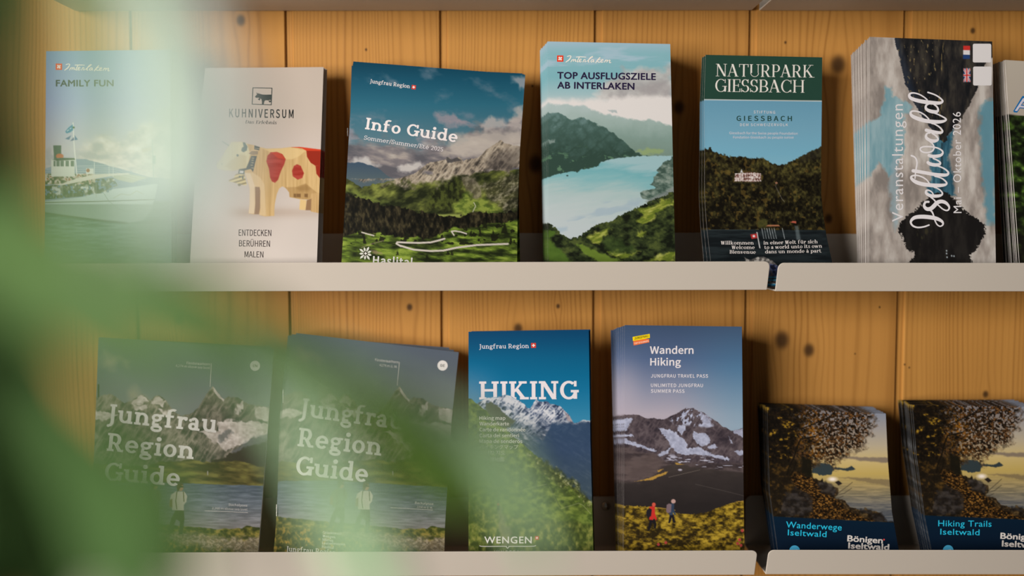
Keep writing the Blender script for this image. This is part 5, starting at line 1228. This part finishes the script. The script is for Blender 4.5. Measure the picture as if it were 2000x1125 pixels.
E = Leaflet('leaflet', 'curved leaflet with a dark green heading over a forest hillside and hotel', 'leaflet', [(107, 1378), (200, 1375), (300, 1376), (380, 1376), (440, 1380), (511, 1388)], [(112, 1606), (300, 1604), (380, 1604), (420, 1608), (460, 1614), (511, 1625)], .864, .829, ZU, art_forest, dmid=(.62, .857))
E.text('title_lettering', 'NATURPARK', (1398, 148.8), (1590.8, 151.4), 24.2, (226, 216, 204), 'didone')
E.text('title_lettering', 'GIESSBACH', (1397, 179), (1571, 181), 24.5, (226, 216, 204), 'didone')
E.text('foundation_lettering', 'STIFTUNG', (1472, 221.4), (1514, 222), 5.2, WHITE, spacing=1.1)
E.text('foundation_lettering', 'GIESSBACH', (1438.5, 236), (1546.6, 236.4), 9.6, (36, 66, 56), bold=.03, spacing=1.2)
E.text('foundation_lettering', 'DEM SCHWEIZERVOLK', (1445.5, 246.2), (1539, 246.2), 5.0, WHITE, spacing=1.1)
E.text('small_lettering', 'Giessbach for the Swiss people Foundation', (1424.5, 262), (1558, 263), 4.6, (222, 210, 212))
E.text('small_lettering', 'Fondation Giessbach au peuple suisse', (1432, 270.4), (1550, 270.6), 4.6, (222, 210, 212))
for s_, p0, p1 in (('Willkommen', (1408, 477.6), (1472, 477.6)), ('Welcome', (1429, 486.4), (1474, 486.4)), ('Bienvenue', (1425, 495.2), (1476, 495.6)),
                   ('in einer Welt für sich', (1491.4, 477.6), (1597, 475)), ('to a world unto its own', (1493, 486.4), (1605.5, 483.6)), ('dans un monde à part', (1494.4, 495), (1604.6, 493))):
    E.text('greeting_lettering', s_, p0, p1, 6.8, (226, 212, 204), 'didone_wide')
E.copies(2, .0055, -2, -9, 'bent white-edged leaflet behind the forest hotel leaflet', group=G5, seed=10, drop=.0012)
E.done()

F = Leaflet('leaflet', 'leaflet of a dark reflected island with large white script lettering running sideways', 'leaflet', [(72, 1698), (515, 1697)], [(81, 1938), (515, 1945)], .846, .832, ZUR, art_mirror, raise_l=15, raise_r=15)
F.text('side_lettering', 'Veranstaltungen', (1764.2, 433), (1763.4, 203.5), 21.5, (222, 212, 210), 'human', spacing=1.1)
F.text('side_lettering', 'Mai – Oktober 2026', (1878, 416), (1876.4, 218.6), 15.6, (226, 216, 214), 'human', spacing=1.1)
S1 = lambda p: [(1730 + x * .08, 170 + y * .08, w * .08) for x, y, w in p]
S2 = lambda p: [(1730 + x * .08, 250 + y * .08, w * .08) for x, y, w in p]
S3 = lambda p: [(1730 + x * .08, 330 + y * .08, w * .08) for x, y, w in p]
S4 = lambda p: [(1730 + x * .08, 370 + y * .08, w * .08) for x, y, w in p]
script = [
    S4([(1055, 870, 36), (930, 912, 38), (780, 928, 40), (665, 890, 44), (612, 810, 50), (640, 735, 70), (730, 680, 88), (900, 665, 98), (1100, 683, 98), (1250, 715, 88), (1365, 775, 66), (1400, 840, 42), (1365, 888, 34), (1310, 896, 32), (1245, 845, 32), (1195, 740, 34), (1170, 640, 36), (1130, 550, 40), (1085, 505, 44)]),
    S4([(1045, 302, 54), (985, 305, 52), (945, 345, 56), (940, 415, 68), (1000, 475, 88), (1095, 470, 98), (1180, 400, 100), (1250, 325, 96), (1350, 293, 90), (1450, 318, 80), (1525, 385, 58), (1550, 450, 44), (1520, 505, 38), (1460, 510, 34), (1380, 470, 32), (1300, 400, 32), (1258, 366, 34)]),
    S3([(1215, 795, 34), (1165, 740, 34), (1100, 690, 36)]),
    S3([(1160, 620, 32), (1120, 560, 32), (1045, 520, 36), (990, 532, 48), (988, 590, 64), (1060, 642, 78), (1160, 662, 80), (1290, 658, 72), (1370, 628, 48), (1378, 580, 38), (1330, 520, 34), (1250, 470, 32), (1180, 445, 34)]),
    S3([(1060, 345, 32), (1000, 268, 32), (900, 200, 34), (780, 160, 36), (685, 160, 40), (622, 190, 50), (642, 250, 74), (740, 320, 92), (900, 370, 94), (1100, 396, 94), (1300, 402, 88), (1440, 388, 66), (1488, 350, 44), (1450, 290, 38), (1370, 230, 34), (1270, 195, 32), (1200, 180, 32)]),
    S3([(670, 45, 84), (800, 65, 84), (1000, 100, 84), (1200, 135, 84), (1400, 150, 82), (1500, 138, 66), (1528, 90, 48), (1480, 30, 40), (1400, -22, 36), (1300, -62, 34), (1200, -92, 34)]),
    S3([(715, 230, 30), (722, 130, 32), (742, 0, 36), (760, -100, 36), (762, -180, 36), (738, -250, 36), (690, -300, 38), (625, -325, 40)]),
    S2([(1030, 842, 76), (1080, 875, 82), (1180, 900, 86), (1275, 898, 78), (1328, 868, 56), (1318, 828, 40), (1250, 782, 36), (1160, 745, 36)]),
    S2([(1055, 668, 72), (1120, 690, 80), (1250, 688, 80), (1350, 660, 66), (1392, 605, 48), (1370, 550, 40), (1290, 500, 36), (1190, 470, 36), (1060, 455, 36), (930, 457, 36), (862, 482, 38), (842, 525, 40), (880, 572, 36), (960, 600, 34), (1060, 594, 36), (1140, 558, 38), (1178, 490, 38), (1168, 430, 36), (1130, 372, 34), (1080, 335, 34)]),
    S2([(1085, 120, 36), (1015, 132, 40), (982, 190, 58), (1002, 250, 74), (1080, 300, 80), (1180, 320, 80), (1265, 292, 58), (1268, 240, 40), (1210, 180, 36), (1130, 130, 34)]),
    S2([(990, 52, 80), (1100, 80, 82), (1250, 110, 80), (1348, 112, 66), (1384, 80, 46), (1360, 30, 40), (1300, -30, 36), (1200, -90, 34), (1120, -115, 34)]),
    S1([(1050, 780, 32), (960, 690, 32), (850, 622, 34), (740, 590, 36), (645, 590, 42), (605, 640, 58), (650, 710, 82), (780, 770, 94), (950, 820, 94), (1150, 846, 94), (1350, 846, 78), (1462, 812, 50), (1460, 770, 40), (1380, 720, 36), (1280, 670, 34), (1200, 640, 34)]),
    S1([(1130, 402, 34), (1045, 412, 38), (985, 452, 50), (980, 520, 64), (1040, 570, 80), (1150, 602, 88), (1245, 600, 74), (1278, 550, 48), (1248, 480, 40), (1170, 420, 34)]),
    S1([(1010, 310, 32), (940, 250, 32), (820, 180, 34), (700, 147, 36), (612, 152, 46), (572, 200, 60), (612, 270, 80), (740, 320, 90), (900, 355, 94), (1100, 380, 94), (1300, 390, 78), (1384, 358, 50), (1370, 310, 40), (1290, 240, 36), (1180, 180, 34), (1030, 130, 38)])]
Q = []
for s_ in script: Q += pen(s_, 6)
F.put('script_lettering', Q, (230, 219, 218), 'large white handwritten script')
def rr(x0, y0, x1, y1, r=3):
    q = []
    for cx, cy, a0 in ((x1 - r, y0 + r, -90), (x1 - r, y1 - r, 0), (x0 + r, y1 - r, 90), (x0 + r, y0 + r, 180)):
        q += [(cx + r * math.cos(math.radians(a0 + 18 * i)), cy + r * math.sin(math.radians(a0 + 18 * i))) for i in range(6)]
    return q
F.put('white_panel', [rr(1900, 85.4, 1936, 122)], (222, 212, 208), 'blank white square with rounded corners')
F.put('white_panel', [rr(1900.6, 130, 1936.8, 167)], (222, 212, 208), 'blank white square with rounded corners')
F.copies(13, .0033, -1, 15, 'one of the pale and blue leaflet edges stacked behind the sideways script leaflet', group=G6, seed=12, jit=1.6, lift=-.0055)
F.done()

G = Leaflet('leaflet', 'white-topped leaflet with a blue outlined letter, cut off by the frame edge', 'leaflet', [(117, 1963), (225, 1970), (511, 1991)], [(132, 2205), (511, 2232)], .855, .838, ZUR, art_jungle, gain=.85, cell=2.0)
G.text('outlined_letter', 'A', (1978.6, 217.6), (2016, 221), 30, (22, 96, 150), 'human', bold=.06)
G.text('letter_fill', 'A', (1982.0, 216.4), (2013, 219.4), 26, (196, 184, 190), 'human')
G.copies(12, .0024, 9, 2, 'one of the dark and white leaflet edges stacked behind the cut-off jungle leaflet', group=G7, seed=14, jit=1.8)
G.done()

# ---------------------------------------------------------------- the leaflets on the lower shelf
def guide_words(b, jung, reg, gui, cap, c):
    b.text('title_lettering', 'Jungfrau', *jung, cap, c, 'slab'); b.text('title_lettering', 'Region', *reg, cap, c, 'slab'); b.text('title_lettering', 'Guide', *gui, cap, c, 'slab')
def rule(b, x0, y0, x1, y1, w=1.0, c=(200, 190, 180)): return b.put('pointer_line', pen([(x0, y0, w), ((x0 + x1) / 2, (y0 + y1) / 2, w), (x1, y1, w)], 3), c)
def disc(b, x, y, r, t, tw, cap, c=(214, 206, 198), ct=(90, 84, 80)):
    b.put('language_badge', [[(x + r * math.cos(i * math.pi / 16), y + r * math.sin(i * math.pi / 16)) for i in range(32)]], c, 'round language badge')
    b.text('badge_lettering', t, (x - tw / 2, y + cap / 2 - .2), (x + tw / 2, y + cap / 2 + .3), cap, ct, bold=.03)
H_ = Leaflet('brochure', 'tilted mountain guide farthest from the hiking map, deepest behind the palm leaves', 'brochure', [(658, 197), (1079, 172)], [(682, 535), (890, 519), (1079, 504)], .870, .834, ZL, art_guide, raise_l=24, th=.0034, wave=-.003)
guide_words(H_, ((209, 823.5), (422, 845)), ((208, 880.5), (377.5, 897)), ((203.5, 938), (350, 950)), 35, (216, 206, 198))
H_.text('peak_lettering', 'Finsteraarhorn', (364.5, 710.8), (410, 713.4), 5.0, (206, 196, 188)); H_.text('peak_lettering', '4,274 m above sea level', (343, 716), (410, 720.6), 4.6, (196, 188, 180))
rule(H_, 413, 708.8, 410.5, 755); disc(H_, 498.5, 714, 10, 'EN', 9, 5)
H_.text('lake_lettering', 'Bachalpsee', (447, 987.8), (483, 989.6), 4.6, (206, 198, 190)); H_.text('lake_lettering', '2,266 m above sea level', (413.8, 994.6), (483, 997.2), 4.2, (200, 192, 184)); rule(H_, 400, 997.5, 484, 1001, .8)
for i, (s_, w_) in enumerate((('Grindelwald', 36), ('Wengen', 24), ('Mürren', 22), ('Lauterbrunnen', 46), ('Haslital', 24))):
    H_.text('village_lettering', s_, (261 - i * .6, 1049 + i * 6.8), (261 - i * .6 + w_, 1051.4 + i * 6.8), 4.6, (206, 198, 186), 'slab_light')
H_.staple(191, 750, 776); H_.staple(183.5, 950, 976)
H_.copies(2, .0048, -14, -6, 'guide edge showing behind the farther tilted mountain guide', group='copies behind the farther mountain guide', seed=16)
H_.done()
I_ = Leaflet('brochure', 'tilted mountain guide standing beside the hiking map, with a round white DE badge', 'brochure', [(651, 578), (820, 555), (985, 543), (1079, 534)], [(688, 896), (820, 882), (1030, 869), (1076, 868)], .876, .834, ZL, art_guide, raise_l=28, th=.0034, swap=lambda t, u: (lambda e: (e[0] + (e[2] - e[0]) * u, e[1] + (e[3] - e[1]) * u))(H_.ends(t)), wave=-.003)
guide_words(I_, ((584, 812.5), (787, 839.5)), ((581, 871), (744, 890)), ((577, 926), (717, 942.5)), 36, (222, 212, 204))
I_.text('peak_lettering', 'Finsteraarhorn', (732.4, 705.6), (778, 710.2), 5.2, (214, 204, 196)); I_.text('peak_lettering', '4274 m ü. M.', (740.7, 715.6), (775.6, 719.2), 4.8, (204, 196, 188))
rule(I_, 780, 707.5, 775.6, 753); disc(I_, 864.3, 714, 10, 'DE', 8.6, 5, (226, 216, 208), (70, 66, 64))
I_.text('lake_lettering', 'Bachalpsee', (810.5, 984), (846.5, 986.4), 4.6, (206, 198, 190)); I_.text('lake_lettering', '2266 m ü. M.', (814, 991.6), (845, 994), 4.2, (200, 192, 184)); rule(I_, 763, 991.4, 845.4, 996, .8)
for i, (s_, x1) in enumerate((('Grindelwald', 667), ('Wengen', 655), ('Mürren', 651), ('Lauterbrunnen', 674.5), ('Haslital', 652))):
    I_.text('village_lettering', s_, (630.5 - i * .5, 1042 + i * 6.9), (x1, 1044.4 + i * 6.9), 4.9, (216, 206, 192), 'slab_light')
I_.text('region_lettering', 'Jungfrau Region', (559, 1076.6), (656, 1084), 10, (222, 212, 200), 'slab_mid')
I_.staple(553.5, 760, 786); I_.staple(540.5, 985, 1008)
I_.copies(2, .0048, -22, -3, 'guide edge showing behind the mountain guide with the DE badge', group='copies behind the DE mountain guide', seed=18, drop=.0012)
I_.done()

J = Leaflet('folded_map', 'folded map with HIKING in big white slab capitals over a snowy peak', 'map', [(648, 915), (1077, 915)], [(644, 1150), (860, 1153), (1076, 1159)], .852, .834, ZL, art_hiking)
J.text('heading_lettering', 'Jungfrau Region', (936, 681), (1033, 679.8), 8.6, (222, 212, 214), 'slab_mid'); J.swiss(1042, 674.7, 4.8, -.01)
J.text('title_lettering', 'HIKING', (936, 780.5), (1130.5, 779.5), 35.4, (228, 214, 214), 'slab', clip=([p[0] for p in PEAK], [p[1] - .4 for p in PEAK]))
for s_, y, x1 in (('Hiking map', 820, 987), ('Wanderkarte', 831, 994), ('Carte de randonnée', 842.6, 1026), ('Carta dei sentieri', 854, 1013.7), ('Mapa de senderos', 865.3, 1020)):
    J.text('language_lettering', s_, (936.3, y), (x1, y), 6.6, (216, 208, 196), bold=.015)
for s_, y, x1 in (('ハイキングマップ', 876.6, 1012), ('하이킹 지도', 888, 986.7), ('徒步道地图', 900.6, 984)):
    J.text('language_lettering', s_, (936.7, y), (x1, y), 6.8, (206, 202, 182))
J.text('village_lettering', 'WENGEN', (946, 1061), (1038.5, 1061), 12.8, (226, 216, 206), 'human', spacing=1.12, bold=.02); J.swiss(1048.7, 1050.6, 3.4)
J.put('underline', pen([(936.7, 1066, 1.2), (945, 1067.2, 1.4), (985, 1067, 1.4), (989, 1068, 1.4), (991.5, 1071, 1.4), (994, 1068, 1.4), (998, 1067, 1.4), (1038, 1067, 1.4), (1046.5, 1065.6, 1.2)], 4), (220, 210, 200))
J.text('region_lettering', 'JUNGFRAU', (963, 1083.4), (1022, 1083.4), 8.4, (214, 204, 194), spacing=1.2)
J.copies(3, .0032, 5, 4, 'dark map edge showing behind the blue hiking map', group='copies behind the hiking map', seed=20, drop=.0012)
J.done()

K = Leaflet('leaflet', 'leaflet with two hikers crossing golden grass below a snow-streaked peak', 'leaflet', [(635, 1220), (1076, 1218)], [(638, 1449), (860, 1451), (1075, 1454)], .848, .836, ZL, art_wander, raise_l=17, raise_r=17)
KZ = lambda p: zc(p, 1160, 620, .18)
lo = K.put('ribbon_logo', [KZ([(428, 256), (552, 232), (600, 236), (600, 270), (432, 304), (428, 280)])], (238, 116, 58), 'small orange and yellow ribbon logo')
ly = K.put('yellow_ribbon', [KZ([(420, 211), (605, 178), (608, 222), (422, 256)])], (244, 208, 20)); ly.parent = lo
K.text('logo_lettering', 'JUNGFRAU', *KZ([(440, 240), (592, 212)]), 4.3, (40, 36, 30), bold=.03); K.text('logo_lettering', 'TOP OF EUROPE', *KZ([(438, 291), (594, 263)]), 2.9, (246, 226, 214), bold=.02)
K.text('title_lettering', 'Wandern', (1269.4, 690.6), (1354.6, 690.8), 13.8, (228, 216, 216), bold=.03); K.text('title_lettering', 'Hiking', (1269.9, 713.6), (1330, 713.9), 13.8, (228, 216, 216), bold=.03)
for s_, y, x1 in (('JUNGFRAU TRAVEL PASS', 737.2, 1383), ('UNLIMITED JUNGFRAU', 755.6, 1373), ('SUMMER PASS', 766.8, 1337)):
    K.text('pass_lettering', s_, (1271.3, y), (x1, y + .4), 6.4, (226, 214, 216), bold=.025, spacing=1.04)
K.copies(7, .0046, -20, -7, 'one of the white-edged leaflets fanned behind the two hikers leaflet', group='copies behind the two hikers leaflet', seed=22, jit=1.6, lift=-.0062)
K.done()

def lakeshore(b, words_, bon, badge):
    cy_ = (40, 176, 206); wh = (204, 192, 184)
    for s_, p0, p1, cap in words_: b.text('title_lettering', s_, p0, p1, cap, cy_, 'human', spacing=1.04)
    for s_, p0, p1, cap in bon: b.text('village_lettering', s_, p0, p1, cap, wh, 'human', bold=.035)
    x, y, t = badge
    disc(b, x, y, 10.4, t, 9, 4.6, (72, 160, 196), (214, 214, 214))
GL = .80
L_ = Leaflet('leaflet', 'short lakeshore leaflet with a full-width autumn tree, front of the stack beside the hikers leaflet', 'leaflet', [(797, 1498), (960, 1503), (1008, 1510), (1073, 1519)], [(808, 1730), (900, 1734), (1000, 1742), (1073, 1755)], .860, .829, ZLR, art_autumn, gain=GL, dmid=(.6, .853), edge='dark', th=.0018, cell=1.05)
lakeshore(L_, (('Wanderwege', (1535, 1030.4), (1643.8, 1036), 12.0), ('Iseltwald', (1538.6, 1045.4), (1614, 1049), 11.4)), (('Bönigen', (1654.6, 1057), (1724, 1061.4), 11.4), ('Iseltwald', (1656.5, 1071), (1736.6, 1074.4), 11.4)), (1552, 1075.6, 'DE'))
L_.put('red_dot', [[(1726.6 + 1.7 * math.cos(i * .6283), 1054 + 1.7 * math.sin(i * .6283)) for i in range(10)]], (206, 70, 66))
L_.copies(9, .0033, -2, 2, 'one of the dark-edged leaflets stacked behind the German lakeshore leaflet', group='copies behind the German lakeshore leaflet', seed=24, jit=2.2)
L_.done()
M_ = Leaflet('leaflet', 'short lakeshore leaflet with an autumn tree, cut off by the frame at the far end', 'leaflet', [(791, 1782), (890, 1790), (1008, 1806), (1073, 1819)], [(794, 2017), (900, 2022), (1073, 2050)], .860, .829, ZLR, art_autumn, gain=GL, dmid=(.6, .853), edge='dark', th=.0018, cell=1.05, swap=lambda t, u: (lambda e: (e[0] + (e[2] - e[0]) * u, e[1] + (e[3] - e[1]) * u))(L_.ends(t)))
lakeshore(M_, (('Hiking Trails', (1832.5, 1027.8), (1936.5, 1028.8), 11.6), ('Iseltwald', (1836.5, 1044), (1913, 1045.4), 11.4)), (('Bönigen', (1953.6, 1052), (2024, 1055.4), 11.4), ('Iseltwald', (1956.5, 1067), (2036, 1071), 11.4)), (1852, 1075, 'EN'))
M_.copies(9, .0033, -2, 3, 'one of the dark-edged leaflets stacked behind the English lakeshore leaflet', group='copies behind the English lakeshore leaflet', seed=26, jit=2.4)
M_.done()
# ---------------------------------------------------------------- potted palm close to the lens
def leaf_material(name, col, trans, rough=0.35):
    m = bpy.data.materials.new(name); m.use_nodes = True
    nt = m.node_tree; b = nt.nodes['Principled BSDF']; out = nt.nodes['Material Output']
    tc = nt.nodes.new('ShaderNodeTexCoord'); n = nt.nodes.new('ShaderNodeTexNoise'); n.inputs['Scale'].default_value = 60
    nt.links.new(tc.outputs['Object'], n.inputs['Vector'])
    r = nt.nodes.new('ShaderNodeValToRGB')
    r.color_ramp.elements[0].position = .3; r.color_ramp.elements[0].color = (*[c * .85 for c in col], 1)
    r.color_ramp.elements[1].position = .7; r.color_ramp.elements[1].color = (*[min(1, c * 1.12) for c in col], 1)
    nt.links.new(n.outputs['Fac'], r.inputs[0]); nt.links.new(r.outputs[0], b.inputs['Base Color'])
    b.inputs['Roughness'].default_value = .6; b.inputs['Specular IOR Level'].default_value = .12
    t = nt.nodes.new('ShaderNodeBsdfTranslucent'); t.inputs['Color'].default_value = (*[min(1, c * 1.25) for c in col], 1)
    mx = nt.nodes.new('ShaderNodeMixShader'); mx.inputs[0].default_value = trans
    nt.links.new(b.outputs[0], mx.inputs[1]); nt.links.new(t.outputs[0], mx.inputs[2]); nt.links.new(mx.outputs[0], out.inputs['Surface'])
    return m
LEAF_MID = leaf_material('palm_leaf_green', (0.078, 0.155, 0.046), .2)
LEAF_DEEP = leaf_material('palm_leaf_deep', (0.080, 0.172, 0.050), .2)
LEAF_GLINT = leaf_material('palm_leaf_glint', (0.38, 0.59, 0.36), .1)  # leaf green lightened: window glint painted into the colour
LEAF_BRIGHT_GLINT = leaf_material('palm_leaf_bright_glint', (0.58, 0.70, 0.68), .1)  # near-white mint: strongest daylight sheen on a blade, put into its base colour
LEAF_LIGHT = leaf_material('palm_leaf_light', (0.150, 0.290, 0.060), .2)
POT_C = np.array([-0.30, 0.20, 0.0])
palm = empty('potted_palm', POT_C)
tag(palm, 'blurred green palm close to the lens, its leaves crossing the steamer leaflet and guides', 'plant')
def lathe(name, prof, mat, n=40):
    v, f = [], []
    for r, z in prof:
        for k in range(n): v.append((r * math.cos(2 * math.pi * k / n), r * math.sin(2 * math.pi * k / n), z))
    for i in range(len(prof) - 1):
        for k in range(n):
            k2 = (k + 1) % n
            f.append((i * n + k, i * n + k2, i * n + n + k2, i * n + n + k))
    f.append(tuple(range(n - 1, -1, -1))); f.append(tuple((len(prof) - 1) * n + k for k in range(n)))
    return mesh_obj(name, v, f, mat, palm, smooth=True)
mp_, nt_, b_ = material('terracotta', .7, .2); b_.inputs['Base Color'].default_value = (.42, .17, .09, 1)
ms_, nt2_, b2_ = material('potting_soil', .9, .1); b2_.inputs['Base Color'].default_value = (.04, .028, .018, 1)
lathe('pot', [(.10, 0.0), (.105, .005), (.15, .30), (.163, .30), (.165, .345), (.150, .345), (.146, .31), (.146, .305)], mp_)
lathe('soil', [(.143, .30), (.143, .318), (.09, .326), (.02, .328)], ms_)
def tube(name, pts, r0, r1, mat):
    c = smooth_path([(*p, 0) for p in pts], 8)[:, :3]
    d = np.gradient(c, axis=0); d /= np.linalg.norm(d, axis=1, keepdims=True)
    v, f, n = [], [], 10
    for i, (p, t) in enumerate(zip(c, d)):
        a = np.cross(t, (0, 1, 0.01)); a /= np.linalg.norm(a); b = np.cross(t, a)
        r = r0 + (r1 - r0) * i / (len(c) - 1)
        for k in range(n): v.append(p + r * (a * math.cos(2 * math.pi * k / n) + b * math.sin(2 * math.pi * k / n)))
    for i in range(len(c) - 1):
        for k in range(n): f.append((i * n + k, i * n + (k + 1) % n, i * n + n + (k + 1) % n, i * n + n + k))
    f.append(tuple(range(n - 1, -1, -1))); f.append(tuple(range((len(c) - 1) * n, len(c) * n)))
    return mesh_obj(name, np.array(v) - POT_C, f, mat, palm, smooth=True)
def leaf(pts, mat, fold=0.25, name='leaf'):
    """pts: (photo x, photo y, distance, width in photo px) along the midrib"""
    q = []
    for x, y, d, w in pts:
        p = P(x, y, d); q.append((*p, w * d / FPX))
    p = [np.array(k) for k in q]
    p = [2 * p[0] - p[1]] + p + [2 * p[-1] - p[-2]]
    c = []
    for i in range(1, len(p) - 2):
        for k in range(8):
            t = k / 8
            c.append(0.5 * (2 * p[i] + (p[i + 1] - p[i - 1]) * t + (2 * p[i - 1] - 5 * p[i] + 4 * p[i + 1] - p[i + 2]) * t * t + (3 * p[i] - p[i - 1] - 3 * p[i + 1] + p[i + 2]) * t ** 3))
    c.append(p[-2]); c = np.array(c)
    d = np.gradient(c[:, :3], axis=0); d /= np.linalg.norm(d, axis=1, keepdims=True)
    v, f = [], []
    for (x, y, z, w), t in zip(c, d):
        side = np.cross(t, (0, 1, 0)); side /= max(np.linalg.norm(side), 1e-6)
        nrm = np.cross(side, t); nrm /= max(np.linalg.norm(nrm), 1e-6)
        if nrm[1] > 0: nrm = -nrm
        o = np.array((x, y, z))
        for s in (-1, -.5, 0, .5, 1): v.append(o + side * s * w / 2 - nrm * (abs(s) * w / 2 * fold))
    n = len(c)
    for i in range(n - 1):
        for k in range(4): f.append((5 * i + k, 5 * i + 5 + k, 5 * i + 6 + k, 5 * i + 1 + k))
    o = mesh_obj(name, np.array(v) - POT_C, f, mat, palm, smooth=True)
    s = o.modifiers.new('blade', 'SOLIDIFY'); s.thickness = .00035; s.offset = 0
    return o
rach = [P(-150, py, .16) for py in (1500, 1125, 700, 300, -100, -420)]
tube('stalk', [(-.30, .20, .32), (-.27, .19, .60), (-.20, .175, .95), (-.125, .165, 1.15)] + rach, .006, .0022, LEAF_MID)
tube('stalk', [(-.33, .22, .32), (-.36, .24, .6), (-.40, .22, .9), (-.46, .18, 1.2)], .006, .002, LEAF_MID)
tube('stalk', [(-.28, .23, .32), (-.26, .30, .5), (-.30, .36, .7), (-.36, .40, .86)], .006, .002, LEAF_MID)
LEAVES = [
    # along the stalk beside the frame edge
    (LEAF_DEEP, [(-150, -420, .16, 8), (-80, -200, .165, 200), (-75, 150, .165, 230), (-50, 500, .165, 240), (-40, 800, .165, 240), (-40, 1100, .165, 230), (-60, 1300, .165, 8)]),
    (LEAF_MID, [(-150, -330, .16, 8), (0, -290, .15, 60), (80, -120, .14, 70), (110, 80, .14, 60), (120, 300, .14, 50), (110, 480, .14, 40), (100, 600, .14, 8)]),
    (LEAF_GLINT, [(-150, -380, .16, 8), (80, -380, .14, 40), (200, -200, .12, 60), (245, 0, .12, 80), (265, 180, .12, 90), (250, 360, .12, 70), (220, 520, .12, 8)]),
    (LEAF_BRIGHT_GLINT, [(-150, -400, .16, 8), (60, -370, .15, 60), (210, -240, .145, 80), (310, -60, .145, 100), (360, 100, .145, 170), (380, 240, .145, 225), (368, 370, .145, 190), (330, 490, .145, 90), (300, 590, .145, 8)]),
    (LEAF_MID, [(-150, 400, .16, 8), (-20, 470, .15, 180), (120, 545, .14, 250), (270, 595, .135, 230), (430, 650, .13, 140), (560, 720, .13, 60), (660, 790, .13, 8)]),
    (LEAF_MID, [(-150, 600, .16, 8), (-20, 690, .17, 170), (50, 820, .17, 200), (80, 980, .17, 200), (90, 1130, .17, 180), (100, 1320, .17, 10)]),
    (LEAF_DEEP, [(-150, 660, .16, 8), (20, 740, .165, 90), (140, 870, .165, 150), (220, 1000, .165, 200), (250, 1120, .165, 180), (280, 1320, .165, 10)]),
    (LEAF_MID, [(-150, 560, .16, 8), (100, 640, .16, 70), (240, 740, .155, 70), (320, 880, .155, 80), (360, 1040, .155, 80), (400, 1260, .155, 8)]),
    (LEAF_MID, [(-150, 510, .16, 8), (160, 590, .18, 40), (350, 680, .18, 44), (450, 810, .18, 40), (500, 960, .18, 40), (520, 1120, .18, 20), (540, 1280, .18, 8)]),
    (LEAF_GLINT, [(-150, 420, .16, 8), (60, 450, .16, 30), (240, 530, .165, 30), (400, 610, .17, 50), (505, 700, .17, 84), (595, 830, .17, 112), (660, 965, .17, 124), (715, 1090, .17, 124), (800, 1300, .17, 8)]),
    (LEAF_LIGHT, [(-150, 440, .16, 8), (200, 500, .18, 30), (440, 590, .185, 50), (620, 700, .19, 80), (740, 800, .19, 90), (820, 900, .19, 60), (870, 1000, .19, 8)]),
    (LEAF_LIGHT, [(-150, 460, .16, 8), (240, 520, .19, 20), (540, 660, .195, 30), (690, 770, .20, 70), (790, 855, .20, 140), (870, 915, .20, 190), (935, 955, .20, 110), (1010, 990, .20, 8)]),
    (LEAF_GLINT, [(-150, 500, .16, 8), (300, 560, .2, 20), (640, 690, .19, 20), (830, 780, .19, 40), (960, 870, .19, 84), (1010, 960, .19, 80), (1045, 1060, .19, 40), (1070, 1130, .19, 6)]),
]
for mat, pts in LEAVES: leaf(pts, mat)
for i in range(16):     # leaves of the two stalks that stand outside the view
    a = i / 15
    base = np.array((-.36 - .1 * a, .23 - .04 * a, .62 + .55 * a)) if i % 2 else np.array((-.265 - .09 * a, .31 + .09 * a, .5 + .36 * a))
    tip = base + np.array((-.16 if i % 2 else -.10, .05 * ((i % 3) - 1) - .02, -.04 + .05 * (i % 4)))
    mid = (base + tip) / 2 + np.array((0, 0, .04))
    v, f = [], []
    for k in range(9):
        t = k / 8; o = base * (1 - t) ** 2 + 2 * mid * t * (1 - t) + tip * t * t
        w = .013 * math.sin(math.pi * min(1, t * .96 + .04))
        v += [o + (0, -w, -.004), o, o + (0, w, -.004)]
    for k in range(8): f += [(3 * k, 3 * k + 3, 3 * k + 4, 3 * k + 1), (3 * k + 1, 3 * k + 4, 3 * k + 5, 3 * k + 2)]
    o = mesh_obj('leaf', np.array(v) - POT_C, f, LEAF_MID, palm, smooth=True)
    s = o.modifiers.new('blade', 'SOLIDIFY'); s.thickness = .00035
